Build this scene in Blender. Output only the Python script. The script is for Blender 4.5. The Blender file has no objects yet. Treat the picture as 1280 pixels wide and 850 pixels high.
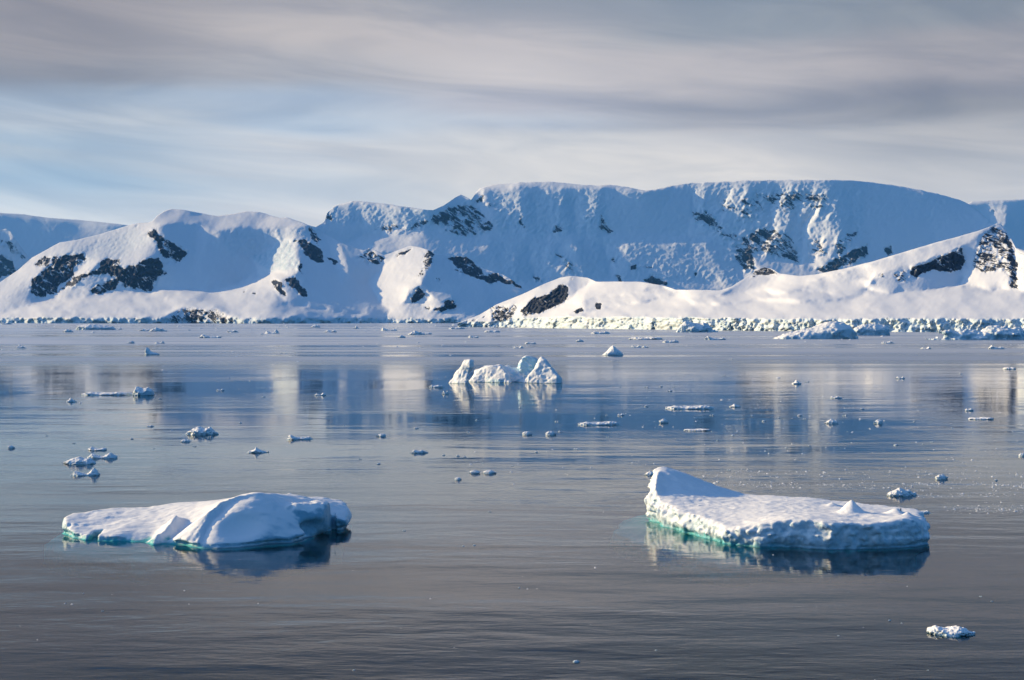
import bpy, math, random
import numpy as np

random.seed(7)
scene = bpy.context.scene
col = scene.collection
F_PX, HY, CAM_H = 1800.0, 396.5, 20.0       # focal length (px of a 1280 wide frame), horizon row, eye height
SUN = np.array([-0.90, 0.31, 0.30]); SUN /= np.linalg.norm(SUN)

# ------------------------------------------------------------------ helpers
def tag(o, label=None, cat=None, group=None, kind=None):
    if label: o['label'] = label
    if cat: o['category'] = cat
    if group: o['group'] = group
    if kind: o['kind'] = kind
    return o

def mesh_np(name, V, Q, mat=None, smooth=True, attrs=None):
    me = bpy.data.meshes.new(name)
    V = np.asarray(V, np.float32); Q = np.asarray(Q, np.int32)
    me.vertices.add(len(V)); me.vertices.foreach_set('co', V.ravel())
    k = Q.shape[1]
    me.loops.add(Q.size); me.loops.foreach_set('vertex_index', Q.ravel())
    me.polygons.add(len(Q))
    me.polygons.foreach_set('loop_start', np.arange(0, Q.size, k, dtype=np.int32))
    me.polygons.foreach_set('loop_total', np.full(len(Q), k, np.int32))
    if smooth: me.polygons.foreach_set('use_smooth', np.ones(len(Q), bool))
    me.update(calc_edges=True)
    for an, av in (attrs or {}).items():
        a = me.attributes.new(an, 'FLOAT', 'POINT'); a.data.foreach_set('value', np.asarray(av, np.float32).ravel())
    if mat: me.materials.append(mat)
    return me

def link(name, me, parent=None):
    o = bpy.data.objects.new(name, me); col.objects.link(o)
    if parent: o.parent = parent
    return o

def _hash(ix, iy, iz, seed):
    h = (ix.astype(np.int64)*374761393 + iy.astype(np.int64)*668265263 + iz.astype(np.int64)*2147483647 + seed*974634777) & 0xffffffff
    h = ((h ^ (h >> 13)) * 1274126177) & 0xffffffff
    h = h ^ (h >> 16)
    return h

def perlin(x, y, z, seed=0):
    x, y, z = np.broadcast_arrays(x, y, z)
    xi, yi, zi = np.floor(x), np.floor(y), np.floor(z)
    fx, fy, fz = x-xi, y-yi, z-zi
    xi, yi, zi = xi.astype(np.int64), yi.astype(np.int64), zi.astype(np.int64)
    u, v, w = [f*f*f*(f*(f*6-15)+10) for f in (fx, fy, fz)]
    out = 0
    for dx in (0, 1):
        for dy in (0, 1):
            for dz in (0, 1):
                h = _hash(xi+dx, yi+dy, zi+dz, seed)
                a = (h & 1023)*(2*math.pi/1024.0); c = ((h >> 10) & 1023)/511.5-1.0
                s = np.sqrt(np.maximum(0, 1-c*c))
                g = np.cos(a)*s*(fx-dx)+np.sin(a)*s*(fy-dy)+c*(fz-dz)
                out = out + g*(u if dx else 1-u)*(v if dy else 1-v)*(w if dz else 1-w)
    return out*1.5

def fbm(x, y, z, octv=4, gain=0.5, seed=0, ridged=False):
    s, a, f = 0, 1.0, 1.0
    for k in range(octv):
        n = perlin(x*f, y*f, z*f, seed+k*17)
        if ridged: n = 0.5-2*np.abs(n)
        s = s+a*n; a *= gain; f *= 2.03
    return s

def sstep(a, b, x):
    t = np.clip((x-a)/(b-a), 0, 1); return t*t*(3-2*t)

def poly_sd(X, Y, P):
    """signed distance (inside negative) of 2-D points to polygon P"""
    P = np.asarray(P, float); n = len(P)
    d2 = np.full(X.shape, 1e18); ins = np.zeros(X.shape, bool)
    for i in range(n):
        ax, ay = P[i]; bx, by = P[(i+1) % n]
        ex, ey = bx-ax, by-ay
        t = np.clip(((X-ax)*ex+(Y-ay)*ey)/(ex*ex+ey*ey+1e-9), 0, 1)
        d2 = np.minimum(d2, (X-ax-t*ex)**2+(Y-ay-t*ey)**2)
        c = ((ay > Y) != (by > Y))
        if ey != 0:
            c &= X < ex*(Y-ay)/ey+ax
            ins ^= c
    d = np.sqrt(d2)
    return np.where(ins, -d, d)

def blur1(a, s, axis):
    r = int(3*s)+1; k = np.exp(-0.5*(np.arange(-r, r+1)/s)**2); k /= k.sum()
    pad = [(0, 0)]*a.ndim; pad[axis] = (r, r)
    b = np.pad(a, pad, mode='edge')
    return np.apply_along_axis(lambda v: np.convolve(v, k, 'valid'), axis, b)

# ------------------------------------------------------------------ node helper
class N:
    def __init__(s, tree): s.t = tree; s.n = tree.nodes; s.l = tree.links
    def add(s, typ, **kw):
        nd = s.n.new(typ)
        for k, v in kw.items(): setattr(nd, k, v)
        return nd
    def set(s, sock, v):
        if isinstance(v, bpy.types.NodeSocket): s.l.new(v, sock)
        else: sock.default_value = v
    def math(s, op, a, b=None, c=None, clamp=False):
        nd = s.add('ShaderNodeMath', operation=op, use_clamp=clamp)
        for i, v in enumerate((a, b, c)):
            if v is not None: s.set(nd.inputs[i], v)
        return nd.outputs[0]
    def vmath(s, op, a, b=None):
        nd = s.add('ShaderNodeVectorMath', operation=op); s.set(nd.inputs[0], a)
        if b is not None: s.set(nd.inputs[1], b)
        return nd.outputs[0]
    def smooth(s, x, a, b, lo=0.0, hi=1.0):
        nd = s.add('ShaderNodeMapRange', interpolation_type='SMOOTHSTEP')
        s.set(nd.inputs['Value'], x)
        for k, v in (('From Min', a), ('From Max', b), ('To Min', lo), ('To Max', hi)): s.set(nd.inputs[k], v)
        return nd.outputs[0]
    def noise(s, vec, scale, detail=4, rough=0.5, dist=0.0, w=None):
        nd = s.add('ShaderNodeTexNoise'); s.set(nd.inputs['Vector'], vec)
        nd.inputs['Scale'].default_value = scale; nd.inputs['Detail'].default_value = detail
        nd.inputs['Roughness'].default_value = rough; nd.inputs['Distortion'].default_value = dist
        return nd.outputs[0]
    def mix(s, f, a, b, mode='MIX'):
        nd = s.add('ShaderNodeMix', data_type='RGBA', blend_type=mode); s.set(nd.inputs[0], f)
        for i, v in ((6, a), (7, b)):
            if not isinstance(v, bpy.types.NodeSocket) and len(v) == 3: v = (*v, 1)
            s.set(nd.inputs[i], v)
        return nd.outputs[2]
    def xyz(s, vec):
        nd = s.add('ShaderNodeSeparateXYZ'); s.l.new(vec, nd.inputs[0]); return nd.outputs
    def comb(s, x, y, z):
        nd = s.add('ShaderNodeCombineXYZ')
        for i, v in enumerate((x, y, z)): s.set(nd.inputs[i], v)
        return nd.outputs[0]

def new_mat(name):
    m = bpy.data.materials.new(name); m.use_nodes = True
    n = N(m.node_tree); bsdf = m.node_tree.nodes['Principled BSDF']
    return m, n, bsdf

# ------------------------------------------------------------------ materials
def mountain_mat(name, px_m, rock_a=(0.022, 0.030, 0.048), rock_b=(0.062, 0.075, 0.102)):
    """snow with rock where the 'rock' attribute says; px_m = metres that one picture pixel spans out there"""
    m, n, b = new_mat(name)
    pos = n.add('ShaderNodeNewGeometry').outputs['Position']
    sp = n.vmath('MULTIPLY', pos, (1, 0.6, 1))
    at = n.add('ShaderNodeAttribute', attribute_name='rock').outputs['Fac']
    ic = n.add('ShaderNodeAttribute', attribute_name='ice').outputs['Fac']
    n1 = n.noise(n.vmath('MULTIPLY', n.vmath('ADD', pos, n.comb(n.math('MULTIPLY', n.xyz(pos)[2], 0.9), 0.0, 0.0)), (1.0, 0.5, 0.7)), 1/(8*px_m), 8, 0.76, 0.5)
    rk = n.math('ADD', at, n.math('MULTIPLY', n.math('SUBTRACT', n1, 0.5), 3.0))
    rk = n.smooth(n.math('MULTIPLY', rk, n.smooth(at, 0.05, 0.3)), 0.55, 0.66)
    n2 = n.noise(sp, 1/(5*px_m), 6, 0.7)
    rock = n.mix(n.smooth(n2, 0.3, 0.75), rock_a, rock_b)
    n3 = n.noise(pos, 1/(30*px_m), 4, 0.6)
    snow = n.mix(n3, (0.86, 0.87, 0.89), (0.92, 0.92, 0.92))
    n4 = n.noise(n.vmath('MULTIPLY', pos, (1.0, 0.3, 0.35)), 1/(3.2*px_m), 5, 0.65)
    ice = n.mix(n.smooth(n4, 0.3, 0.7), (0.62, 0.76, 0.81), (0.86, 0.90, 0.92))
    snow = n.mix(ic, snow, ice)
    c = n.mix(rk, snow, rock)
    n.set(b.inputs['Base Color'], c)
    b.inputs['Roughness'].default_value = 0.8
    b.inputs['Specular IOR Level'].default_value = 0.2
    bp = n.add('ShaderNodeBump'); bp.inputs['Strength'].default_value = 0.55
    bp.inputs['Distance'].default_value = px_m*1.2
    h = n.math('ADD', n.math('MULTIPLY', n.noise(pos, 1/(7*px_m), 6, 0.6), n.math('ADD', 0.18, n.math('MULTIPLY', ic, 1.0))),
               n.math('MULTIPLY', n.math('MULTIPLY', n2, rk), 2.2))
    n.set(bp.inputs['Height'], h); n.set(b.inputs['Normal'], bp.outputs[0])
    return m

def ice_mat(name, scale=1.0, blue=(0.42, 0.68, 0.80), glossy=0.45, lo_=(0.52, 0.68, 0.77), lift=0.0, wet_shade_col=(0.16, 0.30, 0.34)):
    """iceberg ice: snow on what faces up, compact blue-white ice on the flanks, turquoise water tint painted on where it stands in the water"""
    m, n, b = new_mat(name)
    g = n.add('ShaderNodeNewGeometry'); pos = g.outputs['Position']
    at = n.add('ShaderNodeAttribute', attribute_name='ice').outputs['Fac']
    n1 = n.noise(pos, 1.1/scale, 6, 0.65)
    n2 = n.noise(pos, 0.35/scale, 4, 0.6)
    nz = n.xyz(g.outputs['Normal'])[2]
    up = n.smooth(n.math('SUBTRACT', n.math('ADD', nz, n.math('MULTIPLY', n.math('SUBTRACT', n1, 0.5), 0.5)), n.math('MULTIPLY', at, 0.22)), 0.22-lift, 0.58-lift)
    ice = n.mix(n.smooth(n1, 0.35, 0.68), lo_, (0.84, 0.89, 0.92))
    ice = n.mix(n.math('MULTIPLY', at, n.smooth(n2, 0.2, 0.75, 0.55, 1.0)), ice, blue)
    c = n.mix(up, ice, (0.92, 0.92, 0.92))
    z = n.xyz(pos)[2]
    wet = n.smooth(n.math('ADD', z, n.math('MULTIPLY', n1, -0.14)), -0.05, 0.10, 1.0, 0.0)  # damp band at the waterline, with the undercut's shadow put into its colour
    c = n.mix(wet, c, wet_shade_col)
    tl = n.add('ShaderNodeAttribute', attribute_name='teal').outputs['Fac']
    c = n.mix(n.math('MULTIPLY', tl, n.smooth(n2, 0.3, 0.55, 0.7, 1.0)), c, (0.03, 0.44, 0.47))  # turquoise glow of the submerged ice painted on just above the waterline
    sub = n.smooth(z, -0.04, 0.0, 1.0, 0.0)
    deep = n.smooth(z, -3.4, -0.8)
    c = n.mix(sub, c, n.mix(deep, (0.0, 0.14, 0.16), (0.0, 0.88, 0.76)))  # the water's light absorption put into the colour: turquoise, darkening with depth
    n.set(b.inputs['Base Color'], c)
    n.set(b.inputs['Roughness'], n.math('ADD', glossy, n.math('MULTIPLY', up, 0.35)))
    b.inputs['Specular IOR Level'].default_value = 0.3
    bp = n.add('ShaderNodeBump'); bp.inputs['Strength'].default_value = 0.5; bp.inputs['Distance'].default_value = 0.22*scale
    h = n.math('ADD', n.math('MULTIPLY', n.noise(pos, 2.2/scale, 6, 0.62), n.math('SUBTRACT', 1.3, n.math('MULTIPLY', up, 1.15))), n.math('MULTIPLY', n1, 0.3))
    n.set(bp.inputs['Height'], h); n.set(b.inputs['Normal'], bp.outputs[0])
    return m

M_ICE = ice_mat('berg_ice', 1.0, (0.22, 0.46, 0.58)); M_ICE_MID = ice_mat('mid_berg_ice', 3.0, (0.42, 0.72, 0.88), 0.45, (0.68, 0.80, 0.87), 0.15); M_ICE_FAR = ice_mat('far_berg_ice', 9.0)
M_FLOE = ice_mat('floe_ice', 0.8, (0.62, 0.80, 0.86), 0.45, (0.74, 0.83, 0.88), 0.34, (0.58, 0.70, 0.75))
M_BRASH, _nb, _bb = new_mat('brash_ice_white'); _bb.inputs['Base Color'].default_value = (0.88, 0.91, 0.93, 1); _bb.inputs['Roughness'].default_value = 0.5

def water_mat():
    m = bpy.data.materials.new('sea_water'); m.use_nodes = True
    n = N(m.node_tree); n.n.clear()
    out = n.add('ShaderNodeOutputMaterial')
    pos = n.add('ShaderNodeNewGeometry').outputs['Position']
    X, Y, Z = n.xyz(pos)
    # wind: the far strip of the bay is ruffled, with glassy lanes in it; nearer water is almost still
    lane = n.noise(n.vmath('MULTIPLY', pos, (0.0006, 0.0055, 1)), 1.0, 5, 0.6)
    lane2 = n.noise(n.vmath('MULTIPLY', pos, (0.0022, 0.02, 1)), 1.0, 4, 0.55)
    yy = n.math('ADD', Y, n.math('MULTIPLY', n.math('SUBTRACT', lane, 0.5), 900.0))
    far = n.smooth(yy, 430.0, 900.0)
    ruff = n.math('MULTIPLY', far, n.smooth(n.math('ADD', n.math('MULTIPLY', lane, 0.6), n.math('MULTIPLY', lane2, 0.4)), 0.42, 0.54, 0.12, 1.0))
    patch = n.smooth(n.noise(n.vmath('MULTIPLY', pos, (0.006, 0.02, 1)), 1.0, 4, 0.6), 0.38, 0.62, 0.28, 1.2)
    # ripples: crests run roughly across the view
    rp = n.vmath('MULTIPLY', pos, (0.42, 1.0, 1.0))
    a = n.noise(rp, 0.55, 3, 0.5, 0.3)
    c = n.noise(n.vmath('MULTIPLY', pos, (0.30, 1.0, 1.0)), 1.9, 3, 0.55, 0.2)
    sw = n.noise(n.vmath('MULTIPLY', pos, (0.10, 0.35, 1.0)), 0.35, 2, 0.5)
    h = n.math('ADD', n.math('MULTIPLY', a, 0.036), n.math('ADD', n.math('MULTIPLY', c, 0.011), n.math('MULTIPLY', sw, 0.11)))
    h = n.math('MULTIPLY', h, n.math('MULTIPLY', patch, n.smooth(Y, 80.0, 300.0, 1.15, 0.60)))
    bp = n.add('ShaderNodeBump'); bp.inputs['Strength'].default_value = 1.0; bp.inputs['Distance'].default_value = 1.0
    n.set(bp.inputs['Height'], h)
    gl = n.add('ShaderNodeBsdfAnisotropic', distribution='GGX')
    gl.inputs['Color'].default_value = (1.0, 0.99, 0.965, 1)
    n.set(gl.inputs['Roughness'], n.math('ADD', n.smooth(Y, 150.0, 600.0, 0.012, 0.06), n.math('MULTIPLY', ruff, 0.44)))
    n.set(gl.inputs['Normal'], bp.outputs[0])
    fr = n.add('ShaderNodeFresnel'); fr.inputs['IOR'].default_value = 1.46; n.set(fr.inputs['Normal'], bp.outputs[0])
    tr = n.add('ShaderNodeBsdfTransparent'); tr.inputs['Color'].default_value = (0.82, 0.97, 0.98, 1)
    mx = n.add('ShaderNodeMixShader')
    n.set(mx.inputs[0], fr.outputs[0]); n.set(mx.inputs[1], tr.outputs[0]); n.set(mx.inputs[2], gl.outputs[0])
    n.set(out.inputs['Surface'], mx.outputs[0])
    return m

# ------------------------------------------------------------------ setting: sea, sea bed
def sheet(name, z, mat, R=20400):
    me = mesh_np(name, [(-R, -R, z), (R, -R, z), (R, R, z), (-R, R, z)], [(0, 1, 2, 3)], mat, False)
    return tag(link(name, me), kind='structure')
sheet('sea_water', 0.0, water_mat())
mb, nb, bb = new_mat('sea_bed_mud'); bb.inputs['Base Color'].default_value = (0.034, 0.050, 0.072, 1); bb.inputs['Roughness'].default_value = 1; bb.inputs['Specular IOR Level'].default_value = 0
sheet('sea_bed', -14.0, mb)

# ------------------------------------------------------------------ mountains
def poisson(gx, gy):
    """least-squares L with dL/dx=gx, dL/dy=gy (free edges), by cosine transform through a mirrored FFT"""
    ny, nx = gx.shape
    div = np.zeros((ny, nx))
    gxe = 0.5*(gx[:, 1:]+gx[:, :-1]); gye = 0.5*(gy[1:, :]+gy[:-1, :])
    div[:, :-1] += gxe; div[:, 1:] -= gxe
    div[:-1, :] += gye; div[1:, :] -= gye
    M = np.concatenate([div, div[:, ::-1]], 1); M = np.concatenate([M, M[::-1]], 0)
    Fq = np.fft.rfft2(M)
    ky = 2*np.cos(2*np.pi*np.arange(2*ny)/(2*ny))[:, None]-2; kx = 2*np.cos(2*np.pi*np.arange(nx+1)/(2*nx))[None]-2
    den = ky+kx; den[0, 0] = 1
    Fq = Fq/den; Fq[0, 0] = 0
    return np.fft.irfft2(Fq, s=(2*ny, 2*nx))[:ny, :nx]

def relief(name, x0, x1, ybot, crest, foot, base, regions, rocks, mat, seed, rough=1.0, ribs=None, ice=(), step=1.25, wob=8, cap=None, drop=1.12, pin=0.0):
    """A mountain as real ground: aspect and slope are given per region, heights and distances follow from them.
    aspect: compass of the fall line seen from the shore, 0 towards the bay, minus to the left, plus to the right (degrees)."""
    xs = np.arange(x0, x1+step, step); cy = np.interp(xs, *zip(*crest))
    jag = fbm(xs/13.0, 0*xs+seed+.37, 0*xs+.21, 3, 0.5, seed)
    cy = cy+jag*0.7*rough
    ytop = min(cy)-6
    ys = np.arange(ytop, ybot+step, step)
    X, Y = np.meshgrid(xs, ys)
    wx = X+wob*0.5*fbm(X/14, Y/14, X*0, 3, 0.6, seed+1); wy = Y+wob*0.4*fbm(X/14, Y/14, X*0+9, 3, 0.6, seed+2)
    TH = np.full(X.shape, float(base[0])); AL = np.full(X.shape, float(base[1]))
    if cap:      # gentle brow along the skyline
        k = 1-sstep(0, 1, (Y-cy[None])/np.interp(xs, *zip(*cap[2]))[None])
        TH += (cap[0]-TH)*k; AL += (cap[1]-AL)*k
    for (P, th, al, fe) in regions:
        k = 1-sstep(-fe*0.6, fe*0.6, poly_sd(wx, wy, P))
        TH += (th-TH)*k; AL += (al-AL)*k
    if ribs:
        for (P, amp, w, lean) in ribs:
            k = 1-sstep(-12, 12, poly_sd(X, Y, P))
            q = X+lean*(Y-300)
            TH += k*amp*fbm(q/w+0.5*fbm(X/30, Y/30, X*0, 2, .5, seed+9), Y/(w*4), X*0, 3, 0.6, seed+5)*1.5
    TH += 12*fbm(X/85, Y/60, X*0+8, 2, 0.5, seed+13)
    TH += 14*rough*fbm(X/26, Y/18, X*0+3, 4, 0.6, seed+3)
    AL += 5*rough*fbm(X/22, Y/12, X*0+5, 4, 0.6, seed+4)
    TH = np.clip(TH, -76, 76); AL = np.clip(AL, 4, 86)
    Lu = np.tan(np.radians(TH)); Lv = 1/np.tan(np.radians(AL))/np.cos(np.radians(TH))
    Lv = np.minimum(Lv, 14); Lu = np.clip(Lu, -4, 4)
    L = poisson(Lu*step/F_PX, -Lv*step/F_PX)
    # icefalls and crags
    RO = np.zeros(X.shape); IC = np.zeros(X.shape)
    for (P, w, fe) in rocks:
        RO = np.maximum(RO, w*(1-sstep(-fe, fe, poly_sd(wx, wy, P))))
    for (P, w, fe) in ice:
        IC = np.maximum(IC, w*(1-sstep(-fe, fe, poly_sd(wx, wy, P))))
    L += (0.00045*rough+0.0008*IC+0.0026*RO)*fbm((X+0.5*Y)/8.0, Y/7.0, X*0, 5, 0.62, seed+6, ridged=True)
    CLF = IC*sstep(396, 398, Y)
    L += 0.0019*CLF*(1+1.4*fbm(X/45, 0*Y, X*0, 2, .5, seed+14))*fbm(X/5.0+0.8*fbm(X/6, Y/5, X*0, 2, .5, seed+15), Y/9.0, X*0, 5, 0.7, seed+7)+0.0035*CLF*fbm(X/16, Y/12, X*0, 3, 0.6, seed+12)
    # put the foot at its distance
    Df = np.interp(xs, *zip(*foot)); fy = HY+CAM_H*F_PX/Df
    j = np.clip(((fy-ytop)/step).astype(int), 0, len(ys)-1)
    mis = np.log(Df)-L[j, np.arange(len(xs))]
    mis = pin*blur1(mis, 70/step, 0)+(1-pin)*np.log(np.interp(640, *zip(*foot))/np.exp(L[j, np.arange(len(xs))].mean()))
    L = L+mis[None]
    # resample every column from its foot to its crest
    nr = int((ybot-min(cy))/step)+1
    t = np.linspace(0, 1, nr)
    PY = ybot+(cy[None]-ybot)*t[:, None]
    fi = np.clip((PY-ytop)/step, 0, len(ys)-1.001); i0 = fi.astype(int); fr = fi-i0
    c = np.arange(len(xs))[None]
    def samp(A): return A[i0, c]*(1-fr)+A[i0+1, c]*fr
    D = np.exp(samp(L)); RO = samp(RO)*0.93; IC = samp(IC)
    PX = np.broadcast_to(xs[None], PY.shape)
    VX = (PX-640)/F_PX*D; VZ = CAM_H-(PY-HY)/F_PX*D
    # far side: rounds over the crest and falls to the sea
    bx, by, bz = [VX], [D], [VZ]
    d0, z0, u0 = D[-1], VZ[-1], (xs-640)/F_PX
    for kk, (dd, zz) in enumerate(((0.006, 0.995), (0.016, 0.97), (0.035, 0.90), (0.06, 0.75), (0.09, 0.45), (drop-1, -0.02))):
        Dn = d0*(1+dd); bx.append((u0*Dn)[None]); by.append(Dn[None]); bz.append(((z0*zz+(0.012*z0*fbm(xs/20, xs*0+kk, xs*0, 3, .5, seed+8) if 1 < kk < 5 else 0)).clip(-13))[None])
    VX = np.concatenate(bx); VY = np.concatenate(by); VZ = np.concatenate(bz).clip(-13)
    pad = np.zeros((6, len(xs)))
    RO = np.concatenate([RO, pad]); IC = np.concatenate([IC, pad])
    R, C = VX.shape; idx = np.arange(R*C).reshape(R, C)
    Q = np.stack([idx[:-1, :-1], idx[:-1, 1:], idx[1:, 1:], idx[1:, :-1]], -1).reshape(-1, 4)
    me = mesh_np(name, np.stack([VX, VY, VZ], -1).reshape(-1, 3), Q, mat, True, {'rock': RO, 'ice': IC})
    print(name, 'D', round(float(D.min())), round(float(D.max())), 'z', round(float(VZ.max())))
    return tag(link(name, me), kind='structure')

# --- coast with the left mountain and the central hill
m_coast = mountain_mat('coast_snow_and_rock', 3.4)
relief('coastal_mountain', -640, 672, 412,
  crest=[(-640, 404), (-520, 392), (-380, 366), (-260, 342), (-120, 345), (-40, 360), (0, 353), (10, 346), (22, 338), (40, 322), (58, 312), (75, 303), (95, 300), (120, 294), (150, 285), (165, 280), (172, 279), (186, 278), (191, 276), (196, 270), (205, 264), (214, 261), (230, 262), (250, 266), (272, 270), (298, 266), (308, 264), (325, 265), (340, 270), (350, 272), (360, 272), (375, 277), (385, 281), (395, 284), (405, 291), (425, 302), (440, 309), (455, 313), (462, 310), (470, 313), (480, 319), (492, 315), (505, 310), (513, 307), (525, 309), (535, 312), (545, 318), (560, 320), (582, 320), (592, 327), (608, 337), (628, 343), (640, 350), (652, 358), (658, 370), (672, 392)],
  foot=[(-260, 5200), (0, 5200), (250, 4900), (672, 5000)],
  base=(-25, 24),
  regions=[
    ([(-660, 392), (-300, 372), (0, 372), (60, 376), (110, 372), (200, 362), (260, 362), (285, 360), (330, 342), (372, 338), (345, 352), (345, 368), (362, 380), (408, 386), (470, 399), (-660, 399)], -35, 10, 6),
    ([(-60, 372), (0, 350), (40, 320), (100, 296), (165, 276), (192, 285), (198, 300), (192, 322), (150, 330), (120, 340), (60, 372), (0, 392)], -45, 30, 6),
    ([(37, 367), (39, 349), (54, 339), (61, 328), (74, 318), (107, 317), (107, 328), (90, 345), (72, 368), (45, 374)], -10, 44, 4),
    ([(109, 340), (127, 326), (155, 336), (199, 320), (207, 342), (197, 352), (189, 364), (150, 360), (112, 368), (90, 358)], 28, 48, 3),
    ([(186, 296), (195, 285), (203, 298), (235, 314), (233, 326), (210, 328), (200, 318)], 30, 50, 3),
    ([(185, 279), (200, 258), (260, 258), (400, 258), (398, 286), (350, 283), (300, 284), (272, 290), (246, 280), (200, 280)], -22, 13, 4),
    ([(222, 263), (234, 259), (262, 266), (240, 268)], 55, 26, 2),
    ([(302, 266), (312, 262), (345, 270), (330, 274)], 50, 24, 2),
    ([(198, 282), (246, 282), (274, 297), (300, 287), (350, 285), (392, 287), (372, 300), (350, 302), (316, 320), (322, 338), (286, 359), (259, 361), (200, 358), (204, 336), (232, 324), (236, 314), (206, 298)], 38, 36, 4),
    ([(313, 322), (336, 311), (360, 298), (368, 306), (370, 321), (373, 338), (338, 342), (325, 333)], -48, 26, 4),
    ([(372, 284), (397, 285), (410, 294), (456, 314), (480, 326), (478, 336), (461, 349), (470, 366), (471, 376), (489, 388), (480, 400), (440, 394), (408, 386), (365, 380), (347, 368), (350, 350), (372, 340), (372, 320), (366, 300)], 50, 35, 4),
    ([(516, 305), (530, 312), (536, 329), (525, 349), (532, 360), (543, 373), (569, 386), (600, 396), (569, 402), (481, 402), (489, 386), (471, 376), (470, 367), (460, 349), (478, 336), (491, 322), (500, 309)], -48, 30, 3),
    ([(534, 311), (560, 318), (600, 330), (660, 358), (672, 392), (600, 396), (569, 386), (543, 373), (532, 360), (527, 349), (537, 329)], 50, 35, 3),
    ([(262, 366), (300, 352), (330, 348), (345, 356), (330, 372), (290, 380)], -55, 16, 6), ([(60, 384), (140, 378), (200, 372), (250, 376), (200, 386), (110, 392)], 40, 13, 6), ([(380, 392), (430, 388), (470, 394), (430, 400)], -50, 18, 3),
    ([(250, 290), (262, 290), (250, 340), (236, 345)], 10, 36, 5), ([(330, 286), (345, 285), (350, 300), (330, 305)], 0, 40, 4), ([(410, 300), (425, 306), (438, 345), (425, 350)], 10, 30, 5),
    ([(505, 378), (512, 360), (530, 360), (536, 372), (528, 380)], 30, 55, 2),
    ([(540, 388), (566, 374), (572, 384), (552, 391)], 35, 55, 2),
    ([(-660, 397), (-40, 397), (100, 398), (200, 398), (480, 398), (640, 400), (700, 404), (700, 420), (-660, 420)], 5, 74, 2),
    ([(204, 400), (215, 390), (232, 383), (262, 386), (285, 392), (300, 402)], 0, 40, 3),
  ],
  rocks=[([(44, 331), (54, 320), (65, 323), (56, 334)], .9, 1.5),
    ([(74, 318), (107, 317), (107, 327), (91, 335), (89, 347), (78, 357), (72, 366), (58, 366), (56, 371), (43, 373), (37, 365), (39, 349), (54, 339), (61, 329)], .88, 2.5),
    ([(89, 347), (109, 339), (124, 334), (127, 326), (137, 322), (148, 325), (155, 336), (176, 326), (199, 321), (204, 334), (207, 342), (197, 349), (189, 362), (176, 364), (168, 360), (153, 358), (145, 349), (135, 344), (111, 344), (91, 357), (75, 365)], .92, 2.5),
    ([(111, 361), (124, 355), (148, 348), (149, 355), (137, 365), (127, 367), (116, 366)], .9, 2),
    ([(186, 295), (197, 286), (203, 298), (210, 303), (225, 307), (235, 316), (233, 323), (222, 329), (216, 323), (207, 323), (199, 316), (195, 303)], .88, 2),
    ([(168, 283), (172, 281), (172, 286)], .8, 1.2), ([(180, 293), (196, 284), (198, 287), (186, 297)], .8, 1.5),
    ([(338, 352), (351, 352), (359, 367), (354, 371), (346, 365)], 1.0, 1.5),
    ([(354, 347), (370, 345), (385, 370), (382, 373), (372, 366), (362, 354)], 1.0, 1.5),
    ([(368, 300), (385, 300), (398, 308), (406, 318), (403, 329), (393, 326), (385, 321), (377, 310)], .95, 2),
    ([(382, 284), (392, 286), (400, 300), (398, 306), (388, 294)], .7, 1.5),
    ([(407, 321), (424, 329), (419, 332), (410, 326)], .95, 1.5), ([(372, 326), (378, 336), (376, 342), (371, 334)], .9, 1.2),
    ([(447, 321), (460, 310), (473, 318), (483, 326), (473, 331), (455, 328)], .72, 2),
    ([(494, 323), (501, 315), (514, 308), (517, 310), (507, 317)], .95, 1.3),
    ([(530, 318), (538, 313), (543, 323), (535, 334), (525, 347), (521, 349), (530, 336)], .75, 1.5),
    ([(546, 344), (552, 349), (552, 356), (546, 350)], .7, 1.5), ([(566, 334), (574, 337), (580, 346), (570, 340)], .6, 1.5),
    ([(558, 322), (582, 320), (592, 329), (608, 342), (628, 344), (640, 352), (655, 358), (650, 362), (639, 357), (615, 353), (595, 349), (579, 342), (566, 329)], .9, 2),
    ([(511, 370), (522, 361), (533, 368), (525, 377), (514, 378)], 1.05, 1.5), ([(542, 386), (556, 378), (566, 375), (570, 383), (551, 390)], 1.05, 1.5),
    ([(532, 381), (540, 383), (538, 386), (532, 384)], 1, 1), ([(302, 362), (308, 362), (306, 364)], .9, 1), ([(312, 366), (322, 366), (318, 369)], .9, 1),
    ([(204, 402), (216, 393), (232, 384), (246, 385), (262, 387), (280, 390), (292, 400), (290, 405), (206, 405)], .66, 2)],
  ice=[([(315, 321), (336, 311), (362, 298), (370, 321), (372, 336), (336, 339), (325, 331)], .9, 3), ([(60, 320), (170, 285), (190, 300), (150, 325), (70, 325)], .35, 8),
       ([(-660, 397.5), (-40, 397.5), (200, 398), (480, 398), (640, 401), (700, 404), (700, 420), (-660, 420)], 1, 1.2), ([(270, 290), (400, 285), (380, 310), (290, 320)], .4, 6)],
  mat=m_coast, seed=11, rough=0.6)

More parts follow.
